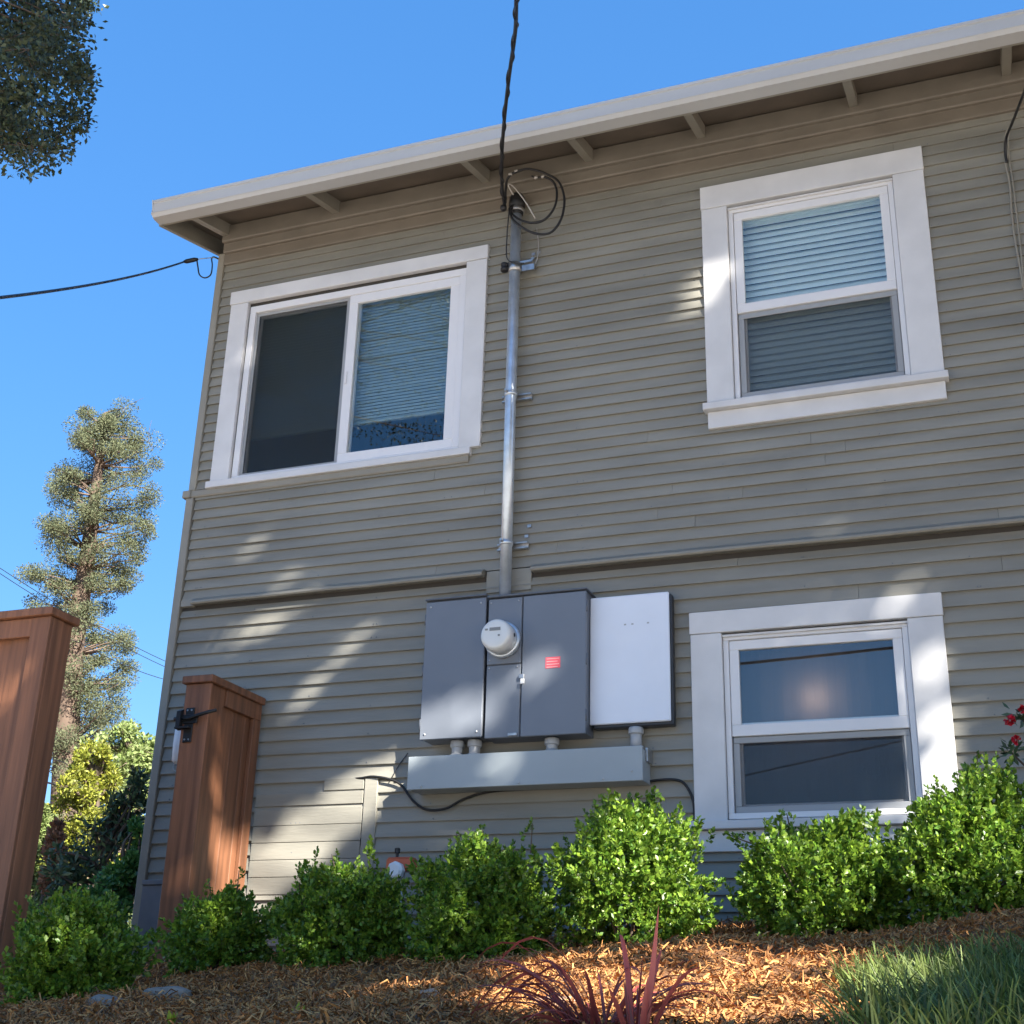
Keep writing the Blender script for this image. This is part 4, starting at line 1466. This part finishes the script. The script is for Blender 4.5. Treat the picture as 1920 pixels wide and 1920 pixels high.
# oak overhead at the top left (its trunk stands outside the picture)
rng = np.random.default_rng(41)
ctr_, rad_ = [], []
for (px_, py, wx, wy, nn) in ((20, 30, 80, 80, 24), (50, 130, 75, 70, 24), (20, 220, 62, 50, 17), (105, 45, 34, 40, 9), (138, 140, 22, 24, 6), (122, 212, 24, 14, 4), (85, 268, 26, 20, 5), (150, 8, 16, 10, 3), (40, 285, 20, 12, 3), (-120, 60, 120, 160, 40), (-340, -140, 180, 180, 36)):
    for q_ in range(nn):
        a = rng.uniform(0, 6.283)
        r_ = math.sqrt(rng.random())
        ctr_.append(far(px_ + wx * r_ * math.cos(a), py + wy * r_ * math.sin(a), 8.2 + rng.normal() * 0.5))
        rad_.append(rng.uniform(0.07, 0.21))
# part of the crown that hangs out towards the street and shows in the glass
for q_ in range(170):
    ctr_.append(np.array([rng.uniform(-10.5, -4.7), rng.uniform(-7.5, -2.8), rng.uniform(7.1, 9.4)]))
    rad_.append(rng.uniform(0.25, 0.6))
base = np.array([-9.2, -4.2, float(ground_z(-9.2, -4.2))])
tree('oak_tree', 'dark leafy oak branch reaching in at the top left corner', base, [base - np.array([0, 0, 0.2]), base + np.array([0.1, 0.1, 3.0]), base + np.array([0.4, 0.3, 5.6]), base + np.array([1.1, 0.8, 8.2])], (0.32, 0.10), ctr_, rad_, 130, 0.046, 0.025, 'oak_leaf', 'bark', 42, 0.022, nlimb=130)

# the street tree behind the camera: its crown shades the wall and lets patches of sun through
LIT = []


def on_ground(px, py):
    d = at(px, py, 0.0) - CAM
    for t in np.linspace(0.3, 1.0, 700):
        P = CAM + d * t
        if P[2] < ground_z(P[0], P[1]) + 0.01:
            return P
    return CAM + d


def lit(p0, p1, r, y0=0.0, y1=None):
    y1 = y0 if y1 is None else y1
    out = []
    for (p, y) in ((p0, y0), (p1, y1)):
        P = on_ground(p[0], p[1]) if y == 'g' else at(p[0], p[1], y)
        k = -P[1] / SUN[1]
        w = P + SUN * k
        out.append(np.array([w[0], w[2]]))
    LIT.append((out[0], out[1], r))


lit((405, 1075), (500, 1010), 0.025)
lit((500, 1105), (640, 1085), 0.02)
lit((400, 1215), (560, 1170), 0.03)
lit((540, 1350), (680, 1190), 0.02)
lit((475, 1660), (700, 1475), 0.15)
lit((715, 1480), (740, 1475), 0.06)
lit((800, 1375), (885, 1330), 0.10, -0.18)
lit((930, 1290), (955, 1280), 0.04, -0.18)
lit((1000, 1260), (1020, 1250), 0.03, -0.18)
lit((900, 1450), (960, 1415), 0.04, -0.19)
lit((1335, 540), (1355, 515), 0.08)
lit((1265, 590), (1295, 565), 0.05)
lit((1640, 1165), (1695, 1135), 0.04)
lit((1735, 1280), (1780, 1470), 0.10)
lit((1660, 1560), (1710, 1530), 0.07)
lit((445, 690), (455, 640), 0.03)
lit((880, 830), (905, 800), 0.035)
lit((418, 1430), (425, 1340), 0.06, -0.50, -0.52)
lit((418, 1500), (432, 1660), 0.05, -0.42, -0.42)
lit((450, 1690), (460, 1580), 0.08, -0.25, -0.25)
lit((345, 1690), (352, 1640), 0.03, -0.6)
lit((15, 1290), (30, 1240), 0.05, -1.7)
# sunlit shrubs and mulch
lit((1140, 1660), (1290, 1560), 0.24, -1.35)
lit((1130, 1530), (1250, 1520), 0.10, -1.2)
lit((1420, 1600), (1680, 1570), 0.24, -1.3)
lit((1740, 1540), (1920, 1500), 0.28, -1.35)
lit((1800, 1440), (1850, 1430), 0.10, -1.2)
lit((860, 1600), (930, 1590), 0.08, -1.3)
lit((620, 1640), (690, 1610), 0.08, -1.3)
lit((960, 1700), (1000, 1690), 0.05, -1.5)
lit((800, 1720), (840, 1700), 0.04, -1.5)
lit((560, 1760), (600, 1740), 0.04, -1.5)
lit((380, 1690), (440, 1680), 0.05, -1.35)
lit((150, 1700), (220, 1690), 0.05, -2.5)
for (gy_, ga_, gb_) in ((1752, 1200, 1420), (1775, 1120, 1480), (1800, 1100, 1500), (1830, 1080, 1480), (1860, 1060, 1480), (1890, 1060, 1500), (1915, 1100, 1540)):
    lit((ga_, gy_), (gb_, gy_ - 8), 0.13, 'g')
lit((1560, 1890), (1640, 1860), 0.05, 'g')
lit((1650, 1745), (1760, 1735), 0.03, 'g')
lit((960, 1830), (1080, 1800), 0.06, 'g')
lit((940, 1890), (1060, 1870), 0.07, 'g')
lit((1020, 1785), (1120, 1770), 0.05, 'g')
lit((560, 1880), (680, 1870), 0.03, 'g')
lit((720, 1860), (800, 1845), 0.04, 'g')
lit((900, 1870), (1000, 1850), 0.04, 'g')
lit((700, 1620), (690, 1590), 0.03, -1.25)


def shade_keep(C):
    k = -C[:, 1] / SUN[1]
    w = C + SUN[None] * k[:, None]
    P = w[:, [0, 2]]
    ok = np.ones(len(C), bool)
    for a, b_, r in LIT:
        ab = b_ - a
        t = np.clip(((P - a) @ ab) / (ab @ ab + 1e-9), 0, 1)
        d = np.linalg.norm(P - (a + t[:, None] * ab), axis=1)
        ok &= d > r + 0.085
    return ok


rng = np.random.default_rng(51)
ctr_, rad_ = [], []
n = 0
while n < 640:
    u, v = rng.uniform(-9.5, 2.2), rng.uniform(-4.6, 5.6)
    if v < -1.0 and u > 2.2 + (v + 1.0) * 1.1 or u < np.interp(v, [-4.6, -3.3, -1.5, 1.0, 1.9, 2.3, 6], [-8.6, -8.2, -7.9, -7.3, -6.6, -8.3, -8.3]):
        continue
    t = rng.uniform(12.3, 15.8)
    ctr_.append(np.array([u, 0, v]) - SUN * t)
    rad_.append(rng.uniform(0.6, 1.0))
    n += 1
ex = []
for u in np.arange(-9.6, 2.3, 0.10):
    for v in np.arange(-4.7, 5.7, 0.10):
        if v < -1.0 and u > 2.2 + (v + 1.0) * 1.1 or u < np.interp(v, [-4.6, -3.3, -1.5, 1.0, 1.9, 2.3, 6], [-8.6, -8.2, -7.9, -7.3, -6.6, -8.3, -8.3]):
            continue
        for q_ in range(2):
            ex.append(np.array([u + rng.uniform(-.05, .05), 0, v + rng.uniform(-.05, .05)]) - SUN * rng.uniform(12.3, 15.8))
ex = np.array(ex)
base = np.array([10.8, -8.9, -1.55])
tree('street_tree', 'large leafy street tree shading the wall from outside the picture', base,
     [base - np.array([0, 0, 0.2]), base + np.array([-0.1, 0.3, 3.5]), base + np.array([-0.6, 0.8, 7.0]), base + np.array([-1.0, 1.0, 10.5])], (0.42, 0.12), ctr_, rad_, 150, 0.145, 0.11, 'oak_leaf', 'bark', 52, 0.022, keep=shade_keep, nlimb=30, extra=ex)

# ------------------------------------------------------------------ far overhead wires
for k, (a, c, d0, d1, lab) in enumerate((((-60, 1025), (420, 1285), 30, 38, 'upper far overhead wire crossing behind the conifer'),
                                         ((-60, 1035), (420, 1296), 30, 38, 'second far overhead wire just below the upper one'),
                                         ((150, 1205), (420, 1290), 30, 36, 'third far overhead wire slanting behind the house corner'),
                                         ((100, 1470), (420, 1545), 19, 22, 'dark low wire crossing in front of the yellow tree'),
                                         ((120, 1430), (420, 1525), 24, 26, 'thin low wire above the dark one'))):
    A, B_ = far(*a, d0), far(*c, d1)
    pts = []
    for q_ in range(13):
        t = q_ / 12
        p = A + (B_ - A) * t
        p[2] -= 0.25 * 4 * t * (1 - t)
        pts.append(p)
    A2 = A + (A - B_) * 1.5
    tag(MB().tube([A2] + pts, 0.008 if k != 3 else 0.013, 6).build('overhead_wire', 'black', None, True), lab, 'wire', 'far overhead wires')

# street wires behind the camera: the lower window mirrors them
for k, (A, B_, r, lab) in enumerate(((np.array([-3.3, -10, 4.70]), np.array([-1.1, -10, 4.76]), 0.020, 'thick street wire mirrored in the upper pane of the lower window'),
                                     (np.array([-3.2, -10, 3.27]), np.array([-1.26, -10, 3.62]), 0.011, 'thin street wire mirrored in the lower pane of the lower window'))):
    d = (B_ - A) / np.linalg.norm(B_ - A)
    pts = [A + d * t - np.array([0, 0, 1]) * (-0.004 * t * t * (1 if k == 0 else -0.6)) for t in np.linspace(-14, 16, 31)]
    tag(MB().tube(pts, r, 6).build('street_wire', 'black', None, True), lab, 'wire', 'street wires')
